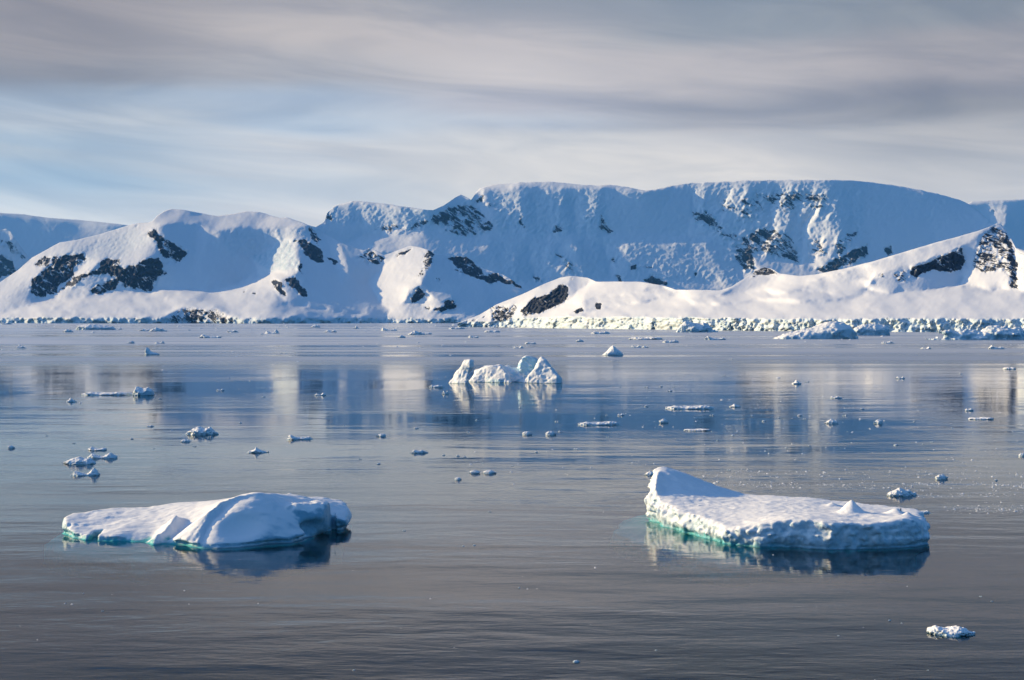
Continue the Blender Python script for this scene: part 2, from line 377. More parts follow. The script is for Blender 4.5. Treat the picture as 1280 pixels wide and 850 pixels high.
# --- near glacier slope, the two domes and the rock peak at the right, ending in an ice cliff
m_near = mountain_mat('glacier_snow_and_rock', 1.5)
cliff_top = [(560, 404), (600, 403), (625, 402), (640, 399), (660, 397.5), (700, 396), (800, 396.5), (900, 398), (950, 399), (1100, 399), (1280, 399), (1900, 402)]
relief('glacier_slope', 572, 1860, 424,
  crest=[(572, 404), (583, 400), (600, 393), (620, 381), (650, 369), (680, 355), (700, 347), (715, 345), (735, 347), (745, 352), (775, 352), (800, 352), (830, 357), (845, 362), (870, 362), (900, 363), (915, 358), (935, 345), (945, 338), (955, 334), (965, 336), (975, 342), (1000, 345), (1020, 343), (1050, 337), (1090, 327), (1130, 315), (1170, 303), (1200, 295), (1225, 288), (1238, 283), (1246, 279), (1252, 281), (1258, 288), (1263, 296), (1268, 306), (1272, 314), (1280, 318), (1300, 322), (1360, 330), (1520, 350), (1700, 378), (1860, 404)],
  foot=[(572, 3000), (640, 2800), (700, 2600), (830, 2300), (950, 2130), (1100, 1950), (1300, 1850), (1520, 1800)],
  base=(-28, 9),
  regions=[
    ([(572, 410), (583, 398), (600, 390), (650, 367), (700, 345), (718, 345), (712, 358), (692, 388), (660, 398), (600, 408)], -45, 26, 4),
    ([(648, 389), (669, 370), (686, 367), (700, 356), (712, 357), (709, 377), (692, 387), (656, 397)], 32, 45, 2),
    ([(612, 382), (630, 380), (645, 380), (648, 386), (634, 404), (614, 402)], 25, 45, 2),
    ([(716, 343), (742, 349), (730, 356), (708, 378), (706, 365)], 48, 24, 2.5),
    ([(731, 376), (759, 367), (796, 366), (811, 361), (827, 356), (852, 364), (837, 370), (798, 379), (759, 384), (721, 391)], 76, 34, 7),
    ([(740, 352), (800, 350), (815, 358), (790, 364), (755, 364), (730, 372)], -30, 14, 6),
    ([(905, 366), (935, 344), (955, 332), (978, 342), (960, 352), (930, 365)], -30, 24, 5),
    ([(1010, 352), (1100, 326), (1200, 294), (1243, 279), (1246, 290), (1206, 305), (1180, 317), (1139, 329), (1096, 343), (1060, 352)], -28, 26, 3),
    ([(1080, 361), (1096, 345), (1123, 334), (1139, 330), (1180, 319), (1206, 307), (1206, 332), (1212, 340), (1196, 357), (1150, 363), (1112, 367)], 38, 40, 3),
    ([(1137, 332), (1180, 318), (1204, 308), (1208, 328), (1200, 340), (1160, 338), (1142, 348)], 30, 56, 2),
    ([(1204, 307), (1243, 279), (1256, 284), (1264, 296), (1273, 318), (1276, 362), (1240, 364), (1206, 356), (1212, 338)], -22, 46, 4),
    ([(1256, 286), (1262, 292), (1270, 312), (1274, 345), (1264, 361), (1260, 330)], 38, 55, 2),
    ([(1270, 308), (1300, 318), (1520, 345), (1520, 366), (1270, 366)], -48, 34, 4),
    ([(930, 372), (1000, 362), (1080, 366), (1060, 374), (1000, 378)], 76, 26, 8),
    ([(1140, 368), (1280, 362), (1280, 370), (1160, 376)], -60, 12, 6),
    ([(860, 372), (920, 366), (960, 362), (970, 370), (920, 380), (870, 382)], 76, 24, 8), ([(1010, 356), (1060, 350), (1085, 352), (1080, 364), (1040, 368)], 60, 26, 7),
    ([(x, y) for x, y in cliff_top]+[(1900, 430), (560, 430)], 0, 80, 1.6)],
  rocks=[([(648, 389), (669, 370), (686, 367), (700, 356), (710, 359), (708, 376), (692, 386), (656, 396)], 1.0, 1.8),
    ([(613, 382), (630, 383), (645, 381), (648, 384), (638, 399), (630, 403), (615, 400)], .72, 2), ([(600, 396), (606, 394), (604, 398)], .8, 1),
    ([(585, 401), (596, 399), (594, 402)], .8, 1), ([(712, 348), (716, 347), (714, 351)], .9, 1),
    ([(717, 388), (727, 384), (728, 389), (721, 392)], 1.1, 1.2), ([(744, 379), (753, 379), (752, 388), (746, 387)], 1.1, 1.2),
    ([(941, 342), (952, 333), (962, 336), (975, 341), (960, 344), (948, 345)], .82, 1.8), ([(938, 346), (944, 343), (946, 348)], .8, 1),
    ([(1137, 332), (1156, 329), (1180, 318), (1203, 310), (1207, 326), (1202, 337), (1188, 341), (1161, 337), (1147, 348), (1137, 342)], .95, 2.2),
    ([(1116, 343), (1131, 339), (1138, 347), (1131, 353), (1122, 352)], .68, 2), ([(1098, 342), (1106, 341), (1106, 346), (1100, 346)], .8, 1.2),
    ([(1226, 294), (1242, 280), (1253, 286), (1261, 297), (1269, 313), (1272, 326), (1274, 361), (1264, 362), (1261, 343), (1248, 337), (1231, 343), (1215, 332), (1220, 313)], .66, 3),
    ([(1256, 288), (1264, 300), (1272, 330), (1273, 361), (1265, 361), (1262, 335)], .85, 2), ([(1330, 335), (1380, 336), (1370, 360), (1340, 358)], .7, 4)],
  ice=[([(x, y-0.5) for x, y in cliff_top]+[(1900, 430), (560, 430)], 1, 1.0), ([(1272, 312), (1300, 318), (1300, 362), (1276, 362)], .7, 3)],
  mat=m_near, seed=23, rough=0.5, wob=5, pin=1.0)

# --- the great ice-capped plateau
m_far = mountain_mat('plateau_snow_and_rock', 5.6)
relief('plateau_mountain', 330, 1400, 408,
  crest=[(330, 320), (380, 292), (395, 283), (406, 277), (409, 266), (418, 257), (440, 251), (455, 252), (475, 254), (505, 258), (530, 262), (541, 263), (555, 256), (570, 246), (576, 243), (583, 246), (589, 250), (593, 243), (600, 235), (615, 231), (650, 228), (690, 227), (720, 230), (745, 232), (762, 231), (780, 233), (806, 238), (830, 234), (850, 230), (900, 227), (960, 225), (1060, 225), (1100, 229), (1150, 237), (1180, 244), (1200, 250), (1215, 257), (1225, 265), (1240, 279), (1270, 310), (1400, 350)],
  foot=[(330, 7600), (650, 7800), (1000, 7200), (1400, 7000)],
  base=(-2, 43), cap=(-8, 11, [(330, 4), (560, 3), (592, 4), (610, 13), (700, 14), (760, 7), (850, 9), (960, 6), (1100, 9), (1220, 4), (1400, 4)]),
  regions=[
    ([(840, 225), (1090, 225), (1090, 330), (1000, 350), (850, 310)], -9, 44, 14),
    ([(405, 262), (540, 262), (545, 284), (500, 292), (430, 296), (400, 290)], 8, 40, 5),
    ([(428, 306), (465, 290), (491, 296), (517, 303), (500, 316), (460, 318)], -12, 15, 5),
    ([(501, 300), (530, 283), (569, 296), (640, 288), (690, 290), (690, 318), (600, 322), (540, 318)], 6, 22, 8),
    ([(538, 262), (576, 241), (592, 250), (622, 288), (595, 296), (560, 292), (540, 282)], 22, 44, 3),
    ([(590, 246), (604, 236), (612, 260), (622, 282), (604, 268)], -40, 42, 3),
    ([(612, 244), (690, 240), (742, 238), (742, 290), (690, 296), (618, 290)], -16, 43, 6),
    ([(650, 246), (668, 244), (672, 290), (655, 290)], 20, 44, 5), ([(700, 244), (714, 242), (722, 292), (704, 292)], 14, 44, 5),
    ([(741, 240), (860, 240), (866, 262), (856, 292), (745, 296)], 12, 44, 5),
    ([(862, 236), (884, 236), (892, 262), (884, 270), (868, 262)], -34, 42, 4),
    ([(618, 288), (700, 292), (762, 288), (860, 292), (905, 298), (905, 303), (820, 299), (755, 303), (690, 304), (620, 300)], -2, 31, 7),
    ([(600, 302), (690, 306), (720, 316), (722, 350), (640, 352), (600, 330)], 6, 33, 6),
    ([(640, 305), (660, 306), (664, 345), (645, 345)], 34, 36, 5), ([(662, 306), (688, 308), (692, 344), (668, 345)], -26, 34, 5),
    ([(716, 304), (756, 304), (764, 346), (730, 350)], 34, 33, 6),
    ([(756, 310), (775, 300), (800, 300), (800, 345), (766, 345)], -24, 34, 6),
    ([(780, 300), (860, 298), (900, 304), (916, 326), (900, 348), (820, 350), (785, 345)], 2, 33, 8),
    ([(775, 297), (860, 296), (890, 302), (870, 308), (790, 308)], -10, 23, 5),
    ([(880, 300), (925, 310), (930, 350), (905, 350)], 26, 36, 6),
    ([(640, 352), (760, 346), (900, 352), (900, 400), (600, 400)], 14, 24, 6),
    ([(1040, 240), (1100, 232), (1240, 275), (1260, 310), (1100, 330), (1060, 300)], 16, 42, 16),
    ([(940, 320), (1010, 330), (1030, 345), (960, 350)], 20, 22, 6),
    ([(960, 300), (975, 270), (990, 250), (985, 290)], -30, 40, 4), ([(1000, 300), (1012, 270), (1022, 255), (1020, 300)], -32, 42, 4),
    ([(870, 240), (890, 236), (900, 262), (890, 268)], -25, 40, 4)],
  ribs=[([(850, 236), (1075, 232), (1085, 320), (1000, 340), (900, 310), (870, 280)], 48, 17, 0.35), ([(600, 248), (770, 242), (770, 300), (610, 300)], 22, 13, 0.1),
        ([(600, 300), (740, 300), (700, 360), (600, 350)], 30, 20, 0.2), ([(405, 255), (540, 262), (540, 290), (405, 280)], 26, 14, 0)],
  rocks=[([(948, 286), (968, 283), (990, 298), (1002, 322), (998, 331), (985, 326), (970, 321), (940, 318), (925, 300)], .66, 5),
    ([(922, 306), (940, 311), (944, 339), (930, 338), (917, 321)], .85, 3),
    ([(864, 264), (878, 262), (891, 269), (909, 292), (922, 295), (915, 301), (895, 292), (880, 279), (866, 275)], .62, 3),
    ([(897, 248), (916, 250), (920, 262), (905, 268), (899, 255)], .55, 3), ([(925, 245), (950, 240), (955, 262), (940, 280), (925, 275)], .50, 5),
    ([(930, 241), (975, 239), (1010, 238), (1034, 244), (1032, 262), (1018, 262), (1000, 252), (985, 266), (960, 256)], .56, 4),
    ([(1018, 337), (1039, 326), (1066, 312), (1085, 304), (1084, 318), (1069, 329), (1031, 343)], .82, 3),
    ([(1040, 310), (1060, 290), (1072, 288), (1062, 308), (1046, 320)], .58, 3), ([(1105, 310), (1115, 308), (1119, 317), (1110, 322)], .8, 2),
    ([(1010, 300), (1030, 300), (1035, 320), (1015, 325)], .5, 4), ([(905, 298), (925, 298), (950, 308), (925, 308)], .62, 3),
    ([(538, 274), (548, 264), (569, 257), (584, 254), (595, 259), (618, 282), (615, 288), (595, 294), (571, 295), (558, 287), (543, 282)], .66, 3),
    ([(470, 284), (490, 278), (505, 285), (525, 276), (538, 274), (532, 284), (505, 290), (500, 293), (485, 291)], .62, 3), ([(589, 249), (605, 243), (606, 253), (594, 255)], .7, 2), ([(408, 266), (414, 268), (414, 277), (408, 277)], .7, 2),
    ([(608, 256), (620, 250), (624, 262), (612, 262)], .55, 3),
    ([(691, 315), (708, 320), (718, 329), (717, 345), (710, 339), (705, 324), (695, 320)], .62, 2), ([(763, 323), (772, 324), (771, 330), (763, 330)], .8, 1.5),
    ([(785, 331), (796, 330), (796, 336), (788, 337)], .8, 1.5), ([(807, 331), (818, 332), (816, 336), (808, 335)], .8, 1.5),
    ([(801, 352), (816, 344), (829, 350), (834, 358), (816, 357)], 1.0, 2), ([(648, 271), (652, 271), (658, 286), (653, 286)], .8, 1.5), ([(690, 284), (702, 280), (703, 288), (692, 292)], .55, 2),
    ([(748, 267), (754, 268), (760, 282), (769, 291), (762, 293), (750, 287)], .68, 2), ([(664, 343), (677, 345), (677, 351), (668, 351)], .8, 1.5),
    ([(865, 342), (872, 342), (870, 348)], .8, 1.5), ([(768, 342), (776, 344), (778, 352), (770, 350)], .7, 1.5)],
  ice=[([(620, 242), (760, 240), (760, 300), (620, 300)], .5, 8), ([(405, 255), (540, 262), (540, 284), (405, 278)], .5, 5), ([(600, 300), (925, 296), (925, 350), (640, 360)], .30, 8), ([(860, 234), (1080, 232), (1080, 300), (870, 290)], .4, 8)],
  mat=m_far, seed=37, rough=0.95, wob=7)

# --- far ranges at both edges
m_dist = mountain_mat('distant_snow_and_rock', 7.0)
relief('distant_mountain', 1170, 1900, 408, crest=[(1170, 300), (1195, 262), (1215, 252), (1250, 250), (1280, 249), (1330, 252), (1420, 262), (1560, 290), (1740, 350), (1900, 400)], foot=[(1170, 12500), (1500, 12500)],
  base=(25, 38), cap=(-10, 12, [(1170, 5), (1500, 6)]), regions=[([(1226, 262), (1240, 259), (1256, 268), (1258, 280), (1244, 282), (1236, 274)], -55, 34, 2)], rocks=[([(1236, 262), (1242, 262), (1240, 268)], .7, 1.5)], mat=m_dist, seed=51, rough=.8)
relief('distant_mountain', -900, 330, 408, crest=[(-900, 400), (-760, 350), (-600, 300), (-420, 268), (-300, 262), (-100, 264), (0, 266), (30, 268), (60, 272), (100, 275), (140, 279), (180, 284), (330, 310)], foot=[(-300, 13500), (330, 13500)],
  base=(30, 36), cap=(-62, 22, [(-900, 14), (-300, 14), (0, 14), (80, 12), (160, 7), (330, 6)]), regions=[], rocks=[], mat=m_dist, seed=53, rough=.5, wob=4)
relief('distant_mountain', -560, 90, 408, crest=[(-560, 400), (-430, 340), (-300, 300), (-120, 280), (-60, 292), (-20, 292), (0, 288), (8, 286), (13, 289), (18, 297), (28, 311), (37, 323), (55, 345), (90, 385)], foot=[(-300, 9500), (90, 9500)],
  base=(28, 44), regions=[([(-40, 296), (0, 290), (14, 292), (20, 312), (34, 326), (24, 334), (0, 316)], -38, 40, 3)], rocks=[([(0, 298), (12, 300), (22, 312), (34, 322), (30, 326), (12, 312), (0, 308)], .62, 2), ([(-30, 320), (0, 318), (16, 328), (24, 338), (10, 346), (0, 350)], .75, 3)], mat=m_dist, seed=57, rough=1.2)

# ------------------------------------------------------------------ ice bodies by surface nets
def nets(Fv, org, h):
    nx, ny, nz = Fv.shape
    ins = Fv < 0
    c = [(i, j, k) for i in (0, 1) for j in (0, 1) for k in (0, 1)]
    sl = lambda A, o: A[o[0]:nx-1+o[0], o[1]:ny-1+o[1], o[2]:nz-1+o[2]]
    cnt = sum(sl(ins, o).astype(np.int8) for o in c)
    act = (cnt > 0) & (cnt < 8)
    ai = np.argwhere(act); num = np.full(act.shape, -1, np.int64); num[act] = np.arange(len(ai))
    acc = np.zeros((len(ai), 3)); n = np.zeros(len(ai))
    for a in range(8):
        for ax in range(3):
            if c[a][ax] == 0:
                b = list(c[a]); b[ax] = 1
                ia = ai+np.array(c[a]); ib = ai+np.array(b)
                fa = Fv[ia[:, 0], ia[:, 1], ia[:, 2]]; fb = Fv[ib[:, 0], ib[:, 1], ib[:, 2]]
                k = (fa < 0) != (fb < 0); t = np.where(k, fa/np.where(k, fa-fb, 1), 0)
                p = np.array(c[a], float)[None]+t[:, None]*(np.arange(3) == ax)[None]
                acc += p*k[:, None]; n += k
    V = (ai+acc/n[:, None])*h+org
    Q = []
    for ax in range(3):
        o1, o2 = [(1, 2), (2, 0), (0, 1)][ax]
        A = np.moveaxis(ins, (ax, o1, o2), (0, 1, 2)); Nn = np.moveaxis(num, (ax, o1, o2), (0, 1, 2))
        a = A[:-1, 1:-1, 1:-1]; b = A[1:, 1:-1, 1:-1]; e = np.argwhere(a != b)
        if not len(e): continue
        i, j, k = e.T
        q = np.stack([Nn[i, j, k], Nn[i, j+1, k], Nn[i, j+1, k+1], Nn[i, j, k+1]], -1)
        fl = ~a[i, j, k]
        q[fl] = q[fl][:, ::-1]; Q.append(q)
    return V, np.concatenate(Q)

def grid(lo, hi, h):
    ax = [np.arange(lo[i], hi[i]+h, h, dtype=np.float64) for i in range(3)]
    return np.meshgrid(*ax, indexing='ij')

def smin(a, b, k):
    t = np.clip(0.5+0.5*(b-a)/k, 0, 1); return b*(1-t)+a*t-k*t*(1-t)
def smax(a, b, k): return -smin(-a, -b, k)

def world(px, py, D): return ((px-640)/F_PX*D, D, CAM_H-(py-HY)/F_PX*D)
def wat(px, py): D = CAM_H*F_PX/(py-HY); return ((px-640)/F_PX*D, D)

def tps(pts):
    """thin-plate height field through (x, y, z) points"""
    P = np.array(pts, float); n = len(P)
    s = 10.0
    def U(r2): return r2*np.log(r2+1e-9)
    d2 = ((P[:, None, :2]-P[None, :, :2])**2).sum(-1)/s**2
    A = np.zeros((n+3, n+3)); A[:n, :n] = U(d2)+np.eye(n)*0.01; A[:n, n] = 1; A[:n, n+1:] = P[:, :2]/s; A[n:, :n] = A[:n, n:].T
    w = np.linalg.solve(A, np.r_[P[:, 2], 0, 0, 0])
    def f(X, Y):
        out = w[n]+w[n+1]*X/s+w[n+2]*Y/s
        for i in range(n): out = out+w[i]*U(((X-P[i, 0])**2+(Y-P[i, 1])**2)/s**2)
        return out
    return f

def seg(X, Y, a, b):
    """distance to a 2-D segment and the parameter along it"""
    ex, ey = b[0]-a[0], b[1]-a[1]
    t = np.clip(((X-a[0])*ex+(Y-a[1])*ey)/(ex*ex+ey*ey), 0, 1)
    return np.hypot(X-a[0]-t*ex, Y-a[1]-t*ey), t

def ridge(H, X, Y, a, b, za, zb, sl_, k=0.25):
    """raise height field H to a crest line from a to b, flanks falling sl_ = (left of a->b, right) metres per metre"""
    d, t = seg(X, Y, a, b)
    side = (b[0]-a[0])*(Y-a[1])-(b[1]-a[1])*(X-a[0])
    s = np.where(side > 0, sl_[0], sl_[1])
    return smax(H, za+(zb-za)*t-s*d, k)

def berg(name, lo, hi, h, fn, mat, label, cat='iceberg', group=None, ice_attr=None, teal=None):
    X, Y, Z = grid(lo, hi, h)
    Fv = fn(X, Y, Z)
    V, Q = nets(Fv, np.array(lo), h)
    o0 = np.array([(V[:, 0].min()+V[:, 0].max())/2, (V[:, 1].min()+V[:, 1].max())/2, 0.0])
    at = ice_attr(V) if ice_attr else np.zeros(len(V))
    me = mesh_np(name, V-o0, Q, mat, True, {'ice': at, 'teal': teal(V) if teal else np.zeros(len(V))})
    o = link(name, me); o.location = o0
    print(name, len(V))
    return tag(o, label, cat, group)

# --- tabular berg, front right
ROUT = [wat(808, 651), wat(830, 659), wat(868, 670), wat(905, 680), wat(950, 684.5), wat(1000, 686), wat(1040, 688.5), wat(1100, 687.5), wat(1140, 685), wat(1160, 680),
        world(1162, 0, 131)[:2], world(1150, 0, 135)[:2], world(1110, 0, 138)[:2], world(1040, 0, 142)[:2], world(960, 0, 146)[:2], world(880, 0, 150)[:2], world(835, 0, 151)[:2], world(812, 0, 148)[:2]]
rtop = tps([world(812, 600, 144), world(830, 589, 145), world(818, 612, 141.5), world(832, 625, 139.0), world(850, 632, 136.5), world(870, 641, 133), world(895, 650, 130), world(932, 655, 127.5), world(975, 647, 126.5),
            world(1040, 650, 125), world(1100, 652, 125), world(1136, 646, 126), world(1158, 652, 128), world(860, 593, 148), world(900, 609, 149), world(930, 617, 146.5), world(1000, 622, 142),
            world(1060, 630, 138.5), world(1120, 634, 136), world(900, 625, 140), world(960, 632, 135), world(1040, 640, 131), world(1110, 644, 129), world(880, 618, 142)])
def right_berg(X, Y, Z):
    n1 = fbm(X/3.2, Y/3.2, Z/3.2, 4, 0.55, 101); n2 = fbm(X/0.9, Y/0.9, Z/0.7, 4, 0.6, 102, ridged=True)
    d = poly_sd(X[:, :, 0], Y[:, :, 0], ROUT)[:, :, None]
    bite = np.exp(-((Z-0.12)/0.28)**2)*0.35          # wave-cut notch at the waterline
    shelf = (2.8-4.2*sstep(18.5, 23.5, X))*sstep(0.0, -1.3, Z)
    n3 = fbm(X/6+0.4*n1, Y/6, Z/0.30, 3, 0.6, 105)
    wall = d+0.55*n1+0.22*n2+0.10*n3+0.10*Z+bite-np.where(Z < 0, shelf, 0)
    H = rtop(X[:, :, 0], Y[:, :, 0])
    H = H+0.07*fbm(X[:, :, 0]/3.0, Y[:, :, 0]/3.0, 0*X[:, :, 0], 4, 0.5, 103)+0.07*fbm(X[:, :, 0]/4.0+Y[:, :, 0]/6, Y[:, :, 0]/1.1, 0*X[:, :, 0], 4, 0.6, 107, ridged=True)
    x, y = X[:, :, 0], Y[:, :, 0]
    # the cone, the hummocks and the horn on the back-left rim
    p = world(1064, 627, 130.5); r = np.hypot((x-p[0]-0.1*(y-p[1])), (y-p[1])*0.8); H = smax(H, p[2]+0.12-0.85*r+0.18*fbm(x/1.2, y/1.2, 0*x, 3, .6, 109), 0.25)
    p = world(1120, 636, 131); H = smax(H, p[2]+0.15-0.6*np.hypot(x-p[0], (y-p[1])), 0.3)
    p = world(1134, 640, 129); H = smax(H, p[2]+0.1-0.7*np.hypot(x-p[0], (y-p[1])), 0.3)
    p = world(1040, 629, 136); H = smax(H, p[2]+0.1-0.5*np.hypot(x-p[0], (y-p[1])), 0.3)
    p = world(962, 629, 138); H = smax(H, p[2]+0.25-0.30*np.hypot(x-p[0], (y-p[1])), 0.3)
    p = world(900, 618, 146); H = smax(H, p[2]+0.1-0.30*np.hypot(x-p[0], (y-p[1])), 0.3)
    a, b = world(822, 590, 144), world(832, 588, 149.5); H = ridge(H, x, y, a[:2], b[:2], a[2]+0.05, b[2]+0.1, (1.6, 0.75), 0.3)
    a2 = world(875, 600, 149.5); H = ridge(H, x, y, b[:2], a2[:2], b[2]+0.1, a2[2]+.1, (1.2, 0.7), 0.3)
    a3 = world(818, 622, 139.5); H = ridge(H, x, y, a[:2], a3[:2], a[2], a3[2]+.3, (1.0, 1.2), 0.3)
    top = Z-H[:, :, None]-0.05*n2
    return smax(smax(wall, top, 0.25), -Z-3.2, 0.3)
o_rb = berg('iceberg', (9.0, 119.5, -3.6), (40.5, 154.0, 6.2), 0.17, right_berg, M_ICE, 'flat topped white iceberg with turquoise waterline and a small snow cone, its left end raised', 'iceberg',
     ice_attr=lambda V: 0.5*sstep(0.9, 0.0, V[:, 2]), teal=lambda V: sstep(26.0, 20.0, V[:, 0])*0.75*sstep(0.50, 0.10, V[:, 2]+0.40*fbm(V[:, 0]/1.3, V[:, 1]/1.3, V[:, 2]*0, 3, .6, 77)))

# --- long low berg, front left
LOUT = [wat(78, 668), wat(88, 672.5), wat(112, 676), wat(150, 677), wat(180, 680), wat(190, 683), wat(204, 681.5), wat(225, 683), wat(248, 687), wat(300, 685.5), wat(335, 682), wat(366, 680), wat(392, 673), wat(404, 666), wat(436, 663.5),
        world(440, 0, 139)[:2], world(425, 0, 142)[:2], world(360, 0, 141.5)[:2], world(300, 0, 139.5)[:2], world(220, 0, 139)[:2], world(140, 0, 138)[:2], world(90, 0, 136)[:2], world(76, 0, 134)[:2]]
ltop = tps([world(80, 648, 133.5), world(112, 641, 136), world(165, 638, 137), world(240, 629, 137.5), world(268, 626, 138), (*wat(100, 669), 0.9), world(120, 665, 130.5), (*wat(145, 676), 0.5), (*wat(210, 676), 0.25), (*wat(175, 676), 0.2), world(170, 655, 132),
            world(205, 658, 131), world(140, 652, 133), world(240, 650, 131), world(320, 616, 131.0), world(300, 621, 131.2), world(296, 640, 127.9), world(300, 655, 126.4), world(340, 655, 127.6), world(330, 638, 128.9), world(340, 622, 131.6), (*wat(300, 684.5), 0.3), (*wat(340, 681), 0.3), world(325, 622, 137), world(290, 622, 137.5),
            world(352, 621, 132.8), world(375, 619, 136.5), world(395, 624, 139.5), world(425, 629, 140), world(437, 637, 139), world(436, 644, 136.5), world(410, 638, 136), world(360, 622, 139.5)])
def left_berg(X, Y, Z):
    n1 = fbm(X/3.6, Y/3.6, Z/3.0, 4, 0.5, 201); n2 = fbm(X/0.8, Y/0.8, Z/1.4, 4, 0.55, 202, ridged=True)
    x, y = X[:, :, 0], Y[:, :, 0]
    d = poly_sd(x, y, LOUT)[:, :, None]
    bite = np.exp(-((Z-0.18)/0.22)**2)*np.where(X > -31, 0.75, 0.3)
    shelf = (1.3-2.2*sstep(-33, -27, X))*sstep(0.0, -1.2, Z)
    n3 = fbm(X/5+0.5*n1, Y/5, (Z+0.12*X)/0.34, 3, 0.6, 205)
    wall = d+0.35*n1+0.12*n2+0.07*n3+0.05*Z+bite-np.where(Z < 0, shelf, 0)
    H = ltop(x, y)
    # main arm: from the summit down to the front corner, lit on its left, scooped on its right
    P = [world(323, 615, 130.9), world(300, 619, 130.4), world(277, 627, 129.4), world(263, 638, 128.1), world(254, 655, 126.8), world(250, 672, 125.4)]
    for a, b in zip(P[:-1], P[1:]): H = ridge(H, x, y, a[:2], b[:2], a[2], b[2], (1.9, 0.75), 0.28)
    # small horn and its arm
    P = [world(230, 647, 131.5), world(220, 646, 130.5), world(212, 656, 129.2), world(198, 668, 127.6), world(190, 680, 126.2)]
    for a, b in zip(P[:-1], P[1:]): H = ridge(H, x, y, a[:2], b[:2], a[2], b[2], (1.15, 0.8), 0.4)
    # overhanging block on the right of the scoop, and the low block at the end
    P = [world(352, 624, 134.5), world(388, 624, 135.0), world(408, 640, 133.0)]
    for a, b in zip(P[:-1], P[1:]): H = ridge(H, x, y, a[:2], b[:2], a[2], b[2], (1.0, 1.5), 0.3)
    p = world(362, 618, 138); H = smax(H, p[2]+0.1-0.5*np.hypot(x-p[0], y-p[1]), 0.3)
    H = H+0.08*fbm(x/1.9, y/1.9, 0*x, 4, 0.5, 203)+0.06*fbm(x/3.5-y/5, y/0.9, 0*x, 4, 0.6, 207, ridged=True)+0.12*fbm(x/4, y/4, 0*x+3, 2, 0.5, 204)
    top = Z-H[:, :, None]-0.03*n2+0.045*n3*sstep(-25.5, -23, X)
    # gullies between blocks, the two caves at the left end
    body = smax(wall, top, 0.22)
    def ell(px, py, D, rx, ry, rz, yaw=0.0):
        c = world(px, py, D); ca, sa = math.cos(yaw), math.sin(yaw)
        u = (X-c[0])*ca+(Y-c[1])*sa; v = -(X-c[0])*sa+(Y-c[1])*ca
        return (np.sqrt((u/rx)**2+(v/ry)**2+((Z-c[2])/rz)**2)-1)*min(rx, ry, rz)
    def box(px, py, D, hx, hy, hz):
        c = world(px, py, D)
        return np.maximum(np.maximum(np.abs(X-c[0])-hx, np.abs(Y-c[1])-hy), np.abs(Z-c[2])-hz)
    # polished blue lump overhanging the water, and the hollow worn into its face
    lumpb = smin(ell(374, 650, 131.8, 2.5, 2.1, 1.75, -0.25), ell(394, 647, 132.8, 1.6, 2.1, 1.6, -0.3), 0.3)
    body = smin(body, lumpb+0.30*n1+0.10*n2, 0.45)
    body = smax(body, -(ell(384, 684, 131.5, 3.0, 2.2, 0.75)), 0.2)
    body = smax(body, -ell(392, 662, 130.2, 1.7, 1.0, 0.8, 0.1), 0.5)
    body = smax(body, -box(414, 650, 133.0, 0.22, 2.4, 1.9), 0.2)
    body = smax(body, -ell(304, 642, 124.2, 4.6, 4.0, 2.6, 0.35), 0.4)
    body = smax(body, -(box(118, 664, 129.6, 0.42, 1.5, 0.8)+0.1*n1), 0.06)
    body = smax(body, -(ell(83, 655, 131.2, 0.42, 1.2, 0.5)+0.05*n1), 0.06)
    body = smax(body, -ell(158, 674, 127.2, 1.5, 1.3, 0.42), 0.2)
    body = smax(body, -ell(216, 683, 124.6, 1.2, 1.9, 0.6), 0.2)
    return smax(body, -Z-3.2, 0.3)
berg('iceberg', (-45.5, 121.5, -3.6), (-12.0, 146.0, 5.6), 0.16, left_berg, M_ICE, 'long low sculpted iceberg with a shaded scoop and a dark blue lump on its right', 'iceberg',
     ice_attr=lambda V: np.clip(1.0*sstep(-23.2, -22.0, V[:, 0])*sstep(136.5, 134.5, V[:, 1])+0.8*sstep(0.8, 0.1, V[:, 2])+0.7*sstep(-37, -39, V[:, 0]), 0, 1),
     teal=lambda V: 0.9*sstep(-25.5, -27.5, V[:, 0])*sstep(0.36, 0.05, V[:, 2]+0.35*fbm(V[:, 0]/1.1, V[:, 1]/1.3, V[:, 2]*0, 3, .6, 78)))

